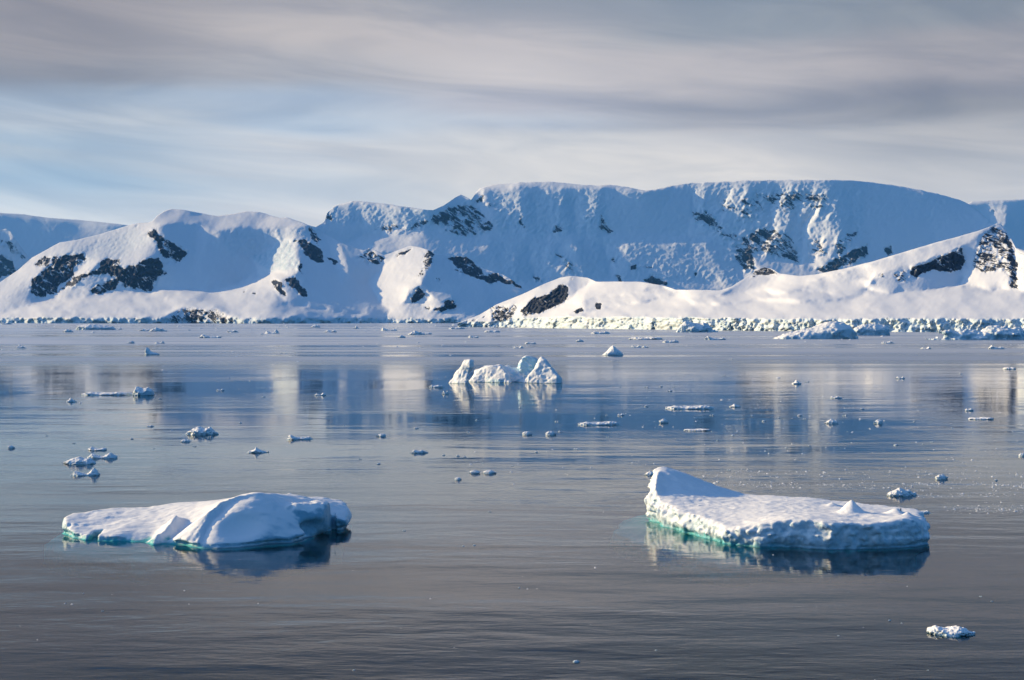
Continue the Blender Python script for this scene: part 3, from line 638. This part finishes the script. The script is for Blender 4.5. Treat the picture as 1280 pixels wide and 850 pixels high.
# --- peaked berg in the middle of the bay
def mid_berg(X, Y, Z):
    n1 = fbm(X/4.5, Y/4.5, Z/4.5, 4, 0.55, 301); n2 = fbm(X/1.4, Y/1.4, Z/1.4, 4, 0.6, 302, ridged=True)
    x, y = X[:, :, 0], Y[:, :, 0]
    def w(px, py, D=442): return world(px, py, D)
    def slab(P, y0, y1, xc, kl=0.5, kr=1.2, lean=0.55):      # a skyline in X-Z with a keeled front that leans back
        d = poly_sd(X[:, 0, :], Z[:, 0, :], [(w(a, b)[0], w(a, b)[2]) for a, b in P])[:, None, :]
        c = w(xc, 470)[0]; fr = y0+kl*np.clip(c-X, 0, 99)+kr*np.clip(X-c, 0, 99)+lean*np.clip(Z, 0, 99)
        return smax(d, np.maximum((fr-Y)*0.75, Y-y1), 0.8)
    s1 = slab([(561, 478), (567, 470), (576, 460), (583, 450), (588, 448), (593, 451), (592, 458), (585, 472), (583, 486), (562, 486)], 431, 438.5, 589, .8, 1.2, .4)
    s2 = slab([(580, 486), (586, 476), (594, 464), (606, 458), (616, 457), (624, 457), (632, 463), (638, 470), (641, 486)], 438.0, 450, 640, .55, .7, .75)
    s3 = slab([(625, 486), (625, 459), (634, 458), (646, 463), (655, 470), (662, 486)], 443, 452, 655, .4, .1, .6)
    s4 = slab([(649, 474), (649, 456), (652, 447), (658, 443), (665, 445), (672, 452), (672, 478)], 446, 452, 652, .1, -.1, .15)
    s5 = slab([(650, 480), (660, 472), (668, 462), (674, 449), (677, 446), (682, 449), (688, 458), (695, 466), (701, 473), (702, 486), (650, 486)], 433.5, 443.5, 695, .55, 1.2, .45)
    b = smin(smin(smin(s1, s2, 0.8), s3, 1.0), smin(s4, s5, 0.3), 0.8)
    c = w(619, 475, 438); q = np.sqrt(((X-c[0])/4.6)**2+((Y-c[1])/2.6)**2+((Z-c[2])/0.9)**2); b = smax(b, -(q-1)*0.9, 0.3)
    tp = Z-(9.8-0.25*np.abs(Y-441))
    b = smax(b, tp, 0.6)
    return smax(b+0.55*n1+0.16*n2, -Z-2.5, 0.3)
berg('iceberg', (-22.5, 427, -3), (18.5, 456, 10.5), 0.26, mid_berg, M_ICE_MID, 'jagged white iceberg with two peaks and a pale blue hollow, alone in mid bay', 'iceberg',
     ice_attr=lambda V: np.clip(sstep(442, 444, V[:, 1])*sstep(-3, 0, V[:, 0])+0.9*sstep(2.2, .6, V[:, 2])*sstep(3.4, 2.2, np.abs(V[:, 0]+5.3)), 0, 1))

# --- generic lump maker for the smaller ice
def lump(name, prof, depth, seed, h, rug=0.18, mat=None, slope=0.0, under=0.5):
    """prof = skyline as (x, z) pairs in metres across the piece; depth = metres front to back"""
    xs = [p[0] for p in prof]; w = max(xs)-min(xs); zm = max(p[1] for p in prof)
    lo = (min(xs)-0.12*w-2*h, -depth*0.62-2*h, -under-2*h); hi = (max(xs)+0.12*w+2*h, depth*0.62+2*h, zm*1.35+4*h)
    X, Y, Z = grid(lo, hi, h)
    s = max(zm, 0.18*w)
    n1 = fbm(X/(1.3*s)+seed, Y/(1.3*s), Z/(1.3*s), 3, 0.55, seed); n2 = fbm(X/(0.42*s), Y/(0.42*s)+seed, Z/(0.42*s), 3, 0.55, seed+1, ridged=True)
    xm = (min(xs)+max(xs))/2; x = X[:, :, 0]; y = Y[:, :, 0]
    H = np.interp(x, *zip(*prof))*(1-0.55*np.clip(np.abs(y)/(depth*0.5), 0, 1)**1.5)+slope*y
    d = (np.sqrt(((x-xm)/(w*0.5))**2+(np.abs(y)/(depth*0.5))**2.0)-1)*min(w, depth)*0.5
    F_ = smax(smax(d[:, :, None]+rug*s*1.0*n1, Z-H[:, :, None], 0.12*s)+rug*s*(0.7*n1+0.5*n2), -Z-under, 0.1*s)
    V, Q = nets(F_, np.array(lo), h)
    return mesh_np(name, V, Q, mat or M_FLOE, True, {'ice': np.full(len(V), 0.25)})

# larger bergs near the shore: (px0, px1, waterline py, skyline [(px,py)...], depth m, label)
def shore_berg(px0, px1, pyw, sky, depth, label, seed, slope=0.0, rug=0.14, blue=0.0, mat=None):
    X0, D = wat((px0+px1)/2, pyw); m = D/F_PX; cx = (px0+px1)/2
    prof = [(px0-cx, 0)]+[(a-cx, pyw-b) for a, b in sky]+[(px1-cx, 0)]
    prof = [(a*m, max(0.2, b*m)) for a, b in prof]
    w = (px1-px0)*m
    me = lump('iceberg', prof, depth, seed, max(w/110, 0.12), rug, mat or M_ICE_FAR, slope, 3.0 if w > 20 else 1)
    o = link('iceberg', me); o.location = (X0, D+depth*0.4, 0)
    return tag(o, label, 'iceberg', 'icebergs near the far shore')
shore_berg(968, 1079, 424.0, [(980, 419), (1000, 413), (1020, 409), (1035, 403), (1042, 402), (1055, 403), (1066, 408), (1074, 415)], 34, 'broad wedge shaped white iceberg with a shaded right face before the ice cliff', 401, rug=.10)
shore_berg(1066, 1114, 419.5, [(1070, 410), (1082, 405), (1096, 404), (1108, 406), (1112, 408)], 20, 'blocky blue shaded iceberg just behind the broad wedge shaped one', 402, rug=.10)
shore_berg(1174, 1300, 425.0, [(1176, 411), (1184, 412), (1196, 414), (1210, 410), (1230, 413), (1250, 408), (1270, 411), (1290, 409)], 22, 'long jagged pale iceberg cut off by the right edge below the ice cliff', 403, rug=.2)
shore_berg(846, 896, 415.3, [(850, 408), (858, 401.5), (868, 403), (876, 404), (880, 402), (888, 407), (892, 412)], 22, 'small two humped iceberg with blue hollows touching the glacier front', 404, rug=.16)
shore_berg(92, 142, 412.5, [(95, 407), (110, 404.5), (120, 406), (138, 408)], 30, 'flat grey shaded iceberg floating off the left shore', 405, rug=.08)
shore_berg(754, 781, 444.2, [(759, 440), (764, 434), (767, 431.5), (771, 436), (777, 440)], 9, 'small pyramid shaped white iceberg right of the jagged one', 406, rug=.10, mat=M_ICE_MID)
shore_berg(180, 198, 443.6, [(181.5, 434), (183.5, 434.5), (186, 438.5), (190, 440.5), (195, 442)], 6, 'small iceberg with an upright spike at its left end', 407, rug=.08, mat=M_ICE_MID)
shore_berg(163, 190, 494.5, [(166, 488), (168, 484), (173, 485), (176, 487), (182, 485), (188, 488)], 5, 'blue lump of ice at the right end of a long thin floe', 408, rug=.16, mat=ice_mat('blue_lump_ice', 1.5, (0.10, 0.33, 0.42)))
M_ICE_FAR2 = M_ICE_FAR

# floes: (px, waterline py, width px, height px, skyline kind, label)
KIND = {'flat': [(-.5, .35), (-.3, .8), (-.05, .6), (.2, .9), (.42, .6), (.5, .2)], 'hump': [(-.5, .1), (-.25, .7), (0, 1), (.2, .75), (.35, .85), (.5, .3)],
        'tail': [(-.5, .5), (-.38, 1), (-.2, .55), (.1, .35), (.35, .55), (.5, .3)], 'twin': [(-.5, .3), (-.32, .9), (-.12, .35), (.05, .2), (.28, 1), (.5, .4)],
        'peak': [(-.5, .05), (-.2, .45), (-.02, 1), (.15, .5), (.5, .1)], 'lump': [(-.5, .5), (-.2, .95), (.1, 1), (.35, .8), (.5, .4)]}
PROTO = {}
for i, (k, pr) in enumerate(KIND.items()):
    for v in range(3):
        for asp, zz in (('hi', 0.34), ('lo', 0.15)):
            PROTO[(k, v, asp)] = lump('ice_floe', [(a*10, max(b*10*zz, .25)) for a, b in pr], (5.5, 7, 4.5)[v], 500+i*13+v*3, 0.13, 0.2, M_FLOE, 0, 0.7)
FLOES = [
 (131, 494.0, 70, 5.5, 'flat', 'long thin white floe with a blue lump at its right end'),
 (88, 502.5, 14, 7, 'peak', 'small peaked chunk left of the long thin floe'),
 (248, 543.5, 40, 12, 'hump', 'humped white floe above the left foreground iceberg, streaked with shade'),
 (121, 563, 24, 6, 'tail', 'topmost slab of the stacked floes above the left iceberg'),
 (126, 573, 38, 8, 'twin', 'middle slab of the stacked floes, reaching farthest right'),
 (97, 580, 40, 10, 'hump', 'left slab of the stacked floes, pointed at its left'),
 (105, 594.5, 38, 10, 'twin', 'lowest slab of the stacked floes, nearest the left iceberg'),
 (374, 549.5, 33, 8, 'tail', 'blue tinged floe with a knob at its left, below the dark reflection'),
 (320, 566, 26, 8, 'peak', 'ragged low floe with a central peak, left of the blue tinged knobbed floe'),
 (523, 566.5, 20, 6, 'flat', 'lone flat floe in open grey water at mid picture'),
 (593, 592, 13, 5, 'lump', 'left one of a pair of small rounded floes in mid water'),
 (611, 592, 15, 5, 'lump', 'right one of a pair of small rounded floes in mid water'),
 (572, 600, 8, 4, 'lump', 'small dark based chunk below the pair of rounded floes'),
 (545, 484.5, 19, 5, 'flat', 'short flat floe just left of the jagged iceberg'),
 (557, 492.5, 8, 6, 'twin', 'tiny twin chunk under the left tip of the jagged iceberg'),
 (750, 531.5, 58, 6, 'flat', 'long white floe with a knobbly left end in the central reflection'),
 (864, 511.5, 66, 6, 'flat', 'long narrow floe with dark underside right of centre'),
 (919, 508.8, 16, 5, 'peak', 'small peaked floe just right of the long narrow one'),
 (872, 538.5, 36, 3, 'flat', 'sliver of a floe almost level with the water'),
 (830, 528.8, 11, 6, 'lump', 'round chunk between the two long floes at centre right'),
 (658, 543.5, 11, 5, 'lump', 'left one of two small chunks below the central reflection'),
 (688, 543.8, 12, 6, 'lump', 'right one of two small chunks below the central reflection'),
 (813, 594, 14, 6, 'hump', 'small floe beside the raised end of the flat topped iceberg'),
 (1040, 529.5, 16, 7, 'hump', 'rounded white floe in the blue reflection at right'),
 (1099, 529.5, 10, 6, 'lump', 'round chunk right of the rounded white floe'),
 (996, 480, 13, 6, 'peak', 'small floe with a pointed top on the pale water at right'),
 (1045, 498, 14, 4, 'flat', 'small flat floe above the rounded white one'),
 (1228, 524.5, 34, 4, 'flat', 'thin bright floe near the right edge in the rock reflection'),
 (1212, 513.5, 11, 4, 'flat', 'short floe just above the thin bright one'),
 (1177, 599, 15, 7, 'lump', 'chunky floe in the speckled band of ice near the right edge'),
 (1127, 620, 36, 11, 'hump', 'crumbly white floe behind the flat topped iceberg'),
 (1152, 641.5, 24, 7, 'tail', 'small floe peeping from behind the right end of the flat topped iceberg'),
 (1189, 794, 54, 14, 'flat', 'flat broken floe in the lower right corner, nearest the viewer'),
 (720, 828, 8, 3, 'lump', 'tiny chip of ice at the bottom edge'),
 (181, 414, 16, 4, 'flat', 'low floe right of the flat grey iceberg'), (195, 414.5, 21, 6, 'hump', 'dark humped floe right of the flat grey iceberg'),
 (262, 422.5, 27, 6, 'tail', 'long shaded floe below the rocky shore outcrop'), (83, 415.5, 14, 5, 'hump', 'dark floe just below the flat grey iceberg'),
 (7, 405.5, 14, 4, 'flat', 'dark floe at the far left edge by the shore'), (163, 429.5, 10, 4, 'lump', 'small floe above the spiked iceberg, left one'),
 (199, 429.5, 14, 4, 'twin', 'small double floe above the spiked iceberg'), (25, 435.5, 12, 4, 'flat', 'little white floe alone near the left edge'),
 (339, 417, 20, 6, 'twin', 'floe with an upright green right end off the left shore'), (290, 415.5, 15, 4, 'flat', 'flat grey floe off the rocky outcrop'),
 (486, 413.5, 22, 5, 'tail', 'floe with a long tail before the central hill'), (519, 418.5, 20, 6, 'hump', 'humped floe before the central hill'), (533, 418, 15, 3.5, 'flat', 'low strip of ice right of the humped floe'),
 (502, 422.5, 9, 4, 'lump', 'small dark chunk below the humped floe'), (592, 422.5, 13, 5, 'tail', 'small sharp floe before the rock flecked point'), (615, 415.5, 20, 4, 'flat', 'thin floe close under the rock flecked point'), (571, 411.5, 22, 4, 'flat', 'pale floe close under the snowy central shore'),
 (672, 408.5, 17, 4, 'flat', 'pale floe at the foot of the ice cliff, leftmost'), (751, 417.5, 26, 5, 'flat', 'long floe below the middle of the ice cliff'), (725, 427.5, 9, 4, 'lump', 'small chunk above and left of the pyramid iceberg'),
 (648, 435.5, 13, 4, 'twin', 'small double floe above the jagged iceberg'), (663, 430, 15, 3.5, 'flat', 'thin floe above the jagged iceberg'), (808, 424.5, 44, 5, 'flat', 'widest of the flat floes strewn before the ice cliff'),
 (839, 428.5, 22, 5, 'flat', 'white floe just below the widest flat one'), (895, 425, 28, 6, 'tail', 'floe with a shaded raised right end before the ice cliff'), (795, 434.5, 14, 4, 'twin', 'small white floe right of the pyramid iceberg top'), (807, 434.7, 8, 3.5, 'flat', 'tiny floe end to end with the small white one'),
 (1110, 429.5, 16, 4, 'flat', 'thin floe below the blocky blue iceberg'), (1247, 436.5, 20, 6, 'tail', 'floe with a tiny spike below the long jagged iceberg'), (1158, 436.5, 13, 4, 'twin', 'small double floe on pale water at right'), (1126, 473.5, 11, 4, 'twin', 'small pair of bits stuck together at right'),
 (1263, 461.5, 16, 3.5, 'flat', 'thin streak of ice near the right edge'), (413, 415.5, 15, 4, 'flat', 'flat floe before the shaded glacier bay'), (394, 409.5, 12, 4.5, 'hump', 'white floe close to the shaded glacier bay'), (445, 411, 9, 5, 'peak', 'small upright chunk off the shaded bay'),
 (400, 494.5, 14, 4.5, 'twin', 'small double floe in the deep blue reflection'), (477, 545.5, 11, 4, 'lump', 'small chunk left of the central pale water'), (231, 552.5, 13, 4.5, 'hump', 'small floe just under the humped white floe'), (275, 488.5, 10, 3.5, 'twin', 'small bits right of the long thin floe'),
 (13, 560.5, 8, 4.5, 'lump', 'small chunk by the left edge in open water'), (187, 533.5, 9, 3, 'flat', 'tiny flat floe above and left of the humped one'), (1278, 570.5, 8, 5, 'lump', 'small chunk cut by the right edge'), (776, 519.5, 8, 3.5, 'flat', 'tiny floe above the long knobbly one'),
]
rng = random.Random(5)
def place(px, py, w, hgt, kind, label, cat='ice floe', group='ice floes scattered over the bay', name='ice_floe'):
    X0, D = wat(px, py); m = D/F_PX; W = w*m; Hh = hgt*m*0.80
    asp = 'hi' if hgt/w > 0.24 else 'lo'
    me = PROTO[(kind, rng.randrange(3), asp)]
    o = link(name, me)
    d = [v for v in (5.5, 7, 4.5)][0]
    zz = 0.34 if asp == 'hi' else 0.15
    yr = min(1.0, 0.55*W/10*1.0)
    o.scale = (W/10.6*(1 if rng.random() < .8 or kind in ('tail', 'twin') else -1), W/10*max(0.55, rng.uniform(.7, 1.1)), Hh/(10*zz))
    o.location = (X0, D+2.0*abs(o.scale[1]), 0)
    o.rotation_euler = (0, 0, rng.uniform(-.22, .22))
    return tag(o, label, cat, group)
for f in FLOES: place(*f)
# countable small chips that nothing tells apart
CH = [(53, 421.5), (150, 412), (236, 413), (199, 499), (192, 561), (243, 558.5), (262, 547), (92, 554.5), (327, 418), (457, 415), (402, 427.5), (523, 428.5), (352, 442), (357, 442), (329, 496.5), (596, 525.5), (554, 569.5), (572, 570.5), (581, 571.5),
      (450, 574.5), (473, 580.5), (768, 429.5), (914, 449.5), (808, 508.5), (758, 519.5), (696, 527.5), (911, 588.5), (890, 519.5), (1146, 442.5), (1009, 477.5), (1201, 467.5), (1154, 555.5), (1012, 557.5), (1143, 527.5), (1087, 536), (1035, 555), (905, 470), (775, 484), (808, 484.5),
      (826, 483.5), (842, 484), (838, 489), (916, 545), (897, 551), (845, 548), (760, 547), (618, 574), (700, 540), (650, 510), (612, 500), (520, 536), (500, 520), (430, 532), (300, 529), (164, 549), (58, 545), (1245, 601), (1190, 535), (1217, 541), (1120, 557), (1165, 553), (1000, 520), (974, 523), (1006, 524), (983, 560),
      (670, 566), (640, 583), (604, 579), (104, 742), (128, 764), (1048, 795), (1112, 776), (1127, 779), (1226, 746), (1240, 752), (840, 637), (505, 664), (579, 683), (593, 682), (649, 735), (612, 640), (300, 700), (820, 813), (442, 838), (1160, 838), (1056, 520), (1078, 512), (940, 520), (955, 527), (866, 560), (720, 562), (585, 540)]
for (px, py) in CH:
    s = rng.uniform(2.6, 5.0)*(1.0 if py < 600 else 0.8)
    place(px, py, s*1.15, s*0.42, rng.choice(['lump', 'peak', 'hump', 'twin']), 'tiny white chip of ice, only a few pixels wide, drifting on the calm bay', 'ice chip', 'tiny ice chips on the bay', 'ice_chip')

# --- brash: uncountable crumbs in drifting bands, one mass
def brash():
    base = np.array([(0, 0, .5), (.5, 0, 0), (0, .5, 0), (-.5, 0, 0), (0, -.5, 0)])
    tri = np.array([(0, 1, 2), (0, 2, 3), (0, 3, 4), (0, 4, 1)])
    V, T = [], []; r = np.random.RandomState(3)
    def put(px, py, s):
        X0, D = wat(px, py); m = D/F_PX*s
        a = r.uniform(0, 6.28); c, q = math.cos(a), math.sin(a)
        j = base*np.array([m*r.uniform(.7, 1.5), m*r.uniform(.7, 1.3), m*r.uniform(.5, .9)])+np.array([0, 0, -0.02])+r.normal(0, .08*m, (5, 3))*np.array([1, 1, .3])
        j = np.stack([j[:, 0]*c-j[:, 1]*q, j[:, 0]*q+j[:, 1]*c, j[:, 2]], 1)+np.array([X0, D, 0])
        T.append(tri+5*len(V)); V.append(j)
    bands = [(830, 1290, 602, 609, 700), (860, 1290, 584, 600, 420), (1130, 1290, 616, 622, 160), (1190, 1290, 632, 642, 160), (1240, 1290, 604, 612, 90), (560, 820, 560, 606, 90), (840, 1280, 545, 590, 190), (720, 1280, 500, 560, 240), (1180, 1290, 628, 642, 130),
             (0, 1280, 404, 416, 800), (640, 1280, 412, 440, 260), (0, 640, 412, 450, 220), (0, 1280, 440, 520, 160), (0, 640, 500, 600, 90), (0, 1280, 640, 850, 60), (800, 1290, 604, 616, 200)]
    for (a, b, c, d, n) in bands:
        cx = r.uniform(a, b, n); cyy = (c+d)/2+(d-c)*0.5*np.clip(r.normal(0, .45, n), -1, 1)
        for x, y in zip(cx, cyy): put(x, y, np.clip(r.lognormal(0.0, .55), .45, 3.2)*(1.25 if y > 450 else 1.3))
    return mesh_np('brash_ice', np.concatenate(V), np.concatenate(T), M_BRASH, False)
tag(link('brash_ice', brash()), 'loose white brash ice crumbs in drifting bands on the water', 'brash ice', None, 'stuff')

# --- the dark bird standing on the right part of the flat berg
def bird():
    m, n, b = new_mat('bird_feathers'); nz = n.xyz(n.add('ShaderNodeTexCoord').outputs['Object'])
    n.set(b.inputs['Base Color'], n.mix(n.smooth(nz[1], -0.13, -0.06), (0.55, 0.55, 0.55), (0.02, 0.02, 0.025))); b.inputs['Roughness'].default_value = .7
    rings = [(0, .10, .10, 0), (.06, .15, .14, 0), (.25, .19, .18, 0), (.45, .17, .15, .0), (.58, .10, .10, -.01), (.66, .09, .10, -.03), (.74, .08, .10, -.04), (.80, .03, .04, -.05)]
    V, Q = [], []; K = 14
    for z, rx, ry, oy in rings:
        for i in range(K):
            a = 2*math.pi*i/K; V.append((rx*math.cos(a), ry*math.sin(a)+oy, z))
    for j in range(len(rings)-1):
        for i in range(K): Q.append((j*K+i, j*K+(i+1) % K, (j+1)*K+(i+1) % K, (j+1)*K+i))
    o = link('seabird', mesh_np('seabird', V, Q, m))
    mb_, nb_, b_ = new_mat('bird_beak'); b_.inputs['Base Color'].default_value = (.12, .05, .03, 1)
    be = link('beak', mesh_np('beak', [(-.02, -.12, .72), (.02, -.12, .72), (.02, -.12, .68), (-.02, -.12, .68), (0, -.26, .69), (0, -.26, .689)], [(0, 1, 4, 4), (1, 2, 5, 4), (2, 3, 5, 5), (3, 0, 4, 5)][:0] or [(0, 1, 5, 4), (2, 3, 4, 5), (0, 4, 3, 3)][:2], mb_), o)
    for s in (-1, 1):
        w = [(s*.17, .02, .5), (s*.23, .03, .42), (s*.22, .06, .2), (s*.19, .05, .18), (s*.17, -.04, .25), (s*.16, -.05, .45)]
        w2 = [(x-s*.03, y, z) for x, y, z in w]
        me = mesh_np('wing', w+w2, [(0, 1, 2, 5), (2, 3, 4, 5), (6, 11, 8, 7), (8, 11, 10, 9), (0, 6, 7, 1), (1, 7, 8, 2), (2, 8, 9, 3), (3, 9, 10, 4), (4, 10, 11, 5), (5, 11, 6, 0)], m)
        link('wing', me, o)
    return o
deps = bpy.context.evaluated_depsgraph_get(); bpy.context.view_layer.update()
bx, by, _ = world(1126, 636, 130.8)
loc_hit = None
from mathutils import Vector
ok, hit, _n, _i = o_rb.ray_cast(Vector((bx, by, 20))-o_rb.location, Vector((0, 0, -1)))
b_ = bird(); b_.location = (bx, by, (hit.z if ok else 2.4)-0.03); b_.scale = (.36, .36, .36); b_.rotation_euler = (0, 0, .6)
tag(b_, 'small dark bird standing on the far right of the flat topped iceberg', 'bird')

# ------------------------------------------------------------------ air
HAZE = 2.5e-5
def haze():
    R, z0, z1 = 20500, -16.0, 1500.0
    V = [(x, y, z) for z in (z0, z1) for x, y in ((-R, -R), (R, -R), (R, R), (-R, R))]
    Q = [(0, 3, 2, 1), (4, 5, 6, 7), (0, 1, 5, 4), (1, 2, 6, 5), (2, 3, 7, 6), (3, 0, 4, 7)]
    m = bpy.data.materials.new('air'); m.use_nodes = True; n = N(m.node_tree); n.n.clear()
    out = n.add('ShaderNodeOutputMaterial'); v = n.add('ShaderNodeVolumePrincipled')
    v.inputs['Color'].default_value = (0.10, 0.38, 0.84, 1); v.inputs['Density'].default_value = HAZE; v.inputs['Anisotropy'].default_value = 0.0
    n.l.new(v.outputs[0], out.inputs['Volume'])
    tag(link('haze', mesh_np('haze', V, Q, m, False)), kind='stuff')
if HAZE: haze()

# ------------------------------------------------------------------ sun and sky
el = math.asin(SUN[2]); az = math.atan2(SUN[0], SUN[1])      # azimuth clockwise from +Y
L = bpy.data.lights.new('sun', 'SUN'); L.energy = 5.0; L.angle = math.radians(0.53); L.color = (1.0, 0.755, 0.40)
lo = bpy.data.objects.new('sun', L); col.objects.link(lo)
lo.rotation_euler = Vector(SUN.tolist()).to_track_quat('Z', 'Y').to_euler()

w = bpy.data.worlds.new('World'); scene.world = w; w.use_nodes = True
n = N(w.node_tree); n.n.clear()
out = n.add('ShaderNodeOutputWorld'); bg = n.add('ShaderNodeBackground'); bg.inputs['Strength'].default_value = 0.12
sky = n.add('ShaderNodeTexSky', sky_type='NISHITA'); sky.sun_disc = False
sky.sun_elevation = el; sky.sun_rotation = az; sky.altitude = 0; sky.air_density = 1.0; sky.dust_density = 0.0; sky.ozone_density = 4.0
dr = n.add('ShaderNodeTexCoord').outputs['Generated']
dx, dy, dz = n.xyz(dr)
azn = n.math('ARCTAN2', dx, dy)                              # radians, 0 = the view direction
eln = n.math('MULTIPLY', n.math('ARCSINE', dz), 57.2958)       # degrees
# streaks dip to the right
tilt = n.math('ADD', eln, n.math('MULTIPLY', azn, 5.0))
w1 = n.noise(n.comb(n.math('MULTIPLY', azn, 2.6), n.math('MULTIPLY', tilt, 0.30), 0.3), 1.0, 3, 0.5)
w2 = n.noise(n.comb(n.math('MULTIPLY', azn, 5.5), n.math('MULTIPLY', tilt, 0.62), 4.1), 1.0, 7, 0.55, 1.1)
e = n.math('ADD', eln, n.math('MULTIPLY', n.math('SUBTRACT', w1, 0.5), 2.2))
def lin(c): return tuple((v/255/12.92 if v < 10 else ((v/255+0.055)/1.055)**2.4) for v in c)+(1,)
COLS = [(-17, [(4, (192, 200, 210)), (5.3, (160, 180, 202)), (6.4, (168, 183, 201)), (7.3, (178, 186, 198)), (8.2, (155, 170, 192)), (9.3, (140, 144, 157)), (10.5, (148, 148, 158)), (12.4, (146, 146, 157))]),
        (-8.5, [(4, (206, 207, 211)), (5.3, (196, 202, 211)), (6.6, (192, 197, 207)), (7.4, (172, 186, 206)), (8.4, (164, 180, 204)), (9.3, (160, 164, 177)), (10.9, (174, 173, 181)), (12.4, (162, 163, 174))]),
        (0, [(4, (212, 212, 213)), (5.5, (210, 210, 212)), (6.8, (196, 200, 208)), (7.6, (176, 186, 204)), (8.4, (170, 174, 190)), (9.3, (186, 186, 195)), (10.9, (178, 178, 188)), (12.4, (150, 157, 172))]),
        (8.5, [(4, (206, 206, 208)), (5.6, (203, 203, 206)), (6.8, (192, 194, 201)), (7.6, (162, 165, 177)), (8.2, (150, 154, 168)), (9.0, (172, 172, 182)), (10.0, (172, 172, 182)), (11.2, (148, 157, 171)), (12.4, (136, 148, 166))]),
        (17, [(4, (188, 189, 194)), (5.6, (182, 184, 190)), (6.8, (165, 168, 177)), (7.8, (134, 138, 150)), (8.4, (128, 132, 147)), (9.4, (152, 152, 163)), (10.4, (150, 151, 162)), (11.4, (132, 141, 156)), (12.4, (124, 134, 152))])]
cloud = None
for k, (a0, st) in enumerate(COLS):
    rp_ = n.add('ShaderNodeValToRGB'); n.set(rp_.inputs[0], n.math('DIVIDE', e, 24.0, clamp=True)); cr = rp_.color_ramp; cr.interpolation = 'EASE'
    st = [(0, st[0][1])]+st+[(14.0, (126, 134, 152)), (17, (92, 102, 122)), (24, (92, 104, 128))]
    cr.elements[0].position = 0; cr.elements[0].color = lin(st[0][1]); cr.elements[1].position = 1; cr.elements[1].color = lin(st[-1][1])
    for p_, c_ in st[1:-1]:
        q = cr.elements.new(p_/24); q.color = lin(c_)
    cloud = rp_.outputs[0] if cloud is None else n.mix(n.smooth(azn, math.radians(COLS[k-1][0]), math.radians(a0)), cloud, rp_.outputs[0])
cloud = n.mix(n.smooth(w2, 0.25, 0.75), n.mix(1.0, cloud, (0.82, 0.85, 0.90), 'MULTIPLY'), n.mix(1.0, cloud, (1.14, 1.12, 1.09), 'MULTIPLY'))
# where the veil opens: thin slots low on the left, and wide openings behind the viewer
s1 = n.noise(n.comb(n.math('MULTIPLY', azn, 3.0), n.math('MULTIPLY', tilt, 0.85), 8.7), 1.0, 5, 0.55, 0.3)
lowleft = n.math('MULTIPLY', n.smooth(azn, 0.02, -0.14), n.math('MULTIPLY', n.smooth(eln, 8.8, 7.2), n.smooth(eln, 3.4, 4.4)))
slot = n.math('MULTIPLY', n.smooth(s1, 0.40, 0.60), lowleft)
open_ = n.math('MAXIMUM', n.smooth(dz, 0.26, 0.38), n.smooth(dy, 0.72, 0.5))
gap = n.math('MAXIMUM', n.math('MULTIPLY', slot, 0.10), n.math('MULTIPLY', open_, 0.96))
blue = n.mix(1.0, sky.outputs[0], (0.34, 0.66, 0.90), 'MULTIPLY')
CL = 1/(0.12*2**0.4)
cl = n.mix(1.0, cloud, (CL*1.08, CL*1.01, CL*.905), 'MULTIPLY')
thin = n.math('EXPONENT', n.math('MULTIPLY', n.math('MINIMUM', 20500.0, n.math('DIVIDE', 1480.0, n.math('MAXIMUM', dz, 0.01))), 2.5e-5))
cl = n.mix(1.0, cl, n.comb(thin, thin, thin), 'MULTIPLY')
# added sky glow around the sun, out of view at left, to relieve shaded slopes
sd = n.math('MAXIMUM', n.add('ShaderNodeVectorMath', operation='DOT_PRODUCT').outputs['Value'], 0.0)
dp = n.n[-2] if n.n[-2].bl_idname == 'ShaderNodeVectorMath' else [q for q in n.n if q.bl_idname == 'ShaderNodeVectorMath'][-1]
n.set(dp.inputs[0], dr); dp.inputs[1].default_value = tuple(SUN)
gl = n.math('MULTIPLY', n.math('POWER', sd, 2.5), n.smooth(azn, math.radians(-24), math.radians(-46)))
glow = n.mix(1.0, n.comb(gl, gl, gl), (3.6, 4.4, 5.4), 'MULTIPLY')
n.set(bg.inputs['Color'], n.mix(1.0, n.mix(gap, cl, blue), glow, 'ADD')); n.set(out.inputs[0], bg.outputs[0])

# ------------------------------------------------------------------ camera and output
cam = bpy.data.cameras.new('camera'); cam.sensor_width = 36; cam.lens = 36*F_PX/1280; cam.shift_y = -(425-HY)/1280
cam.clip_end = 60000; cam.clip_start = 0.5
co = bpy.data.objects.new('camera', cam); col.objects.link(co); co.location = (0, 0, CAM_H); co.rotation_euler = (math.pi/2, 0, 0)
scene.camera = co
scene.view_settings.view_transform = 'Standard'; scene.view_settings.look = 'None'; scene.view_settings.exposure = 0.4; scene.view_settings.gamma = 1.0
scene.cycles.use_denoising = True; scene.cycles.max_bounces = 6; scene.cycles.diffuse_bounces = 2; scene.cycles.glossy_bounces = 3
scene.cycles.transparent_max_bounces = 8; scene.cycles.volume_bounces = 0; scene.cycles.caustics_reflective = False; scene.cycles.caustics_refractive = False
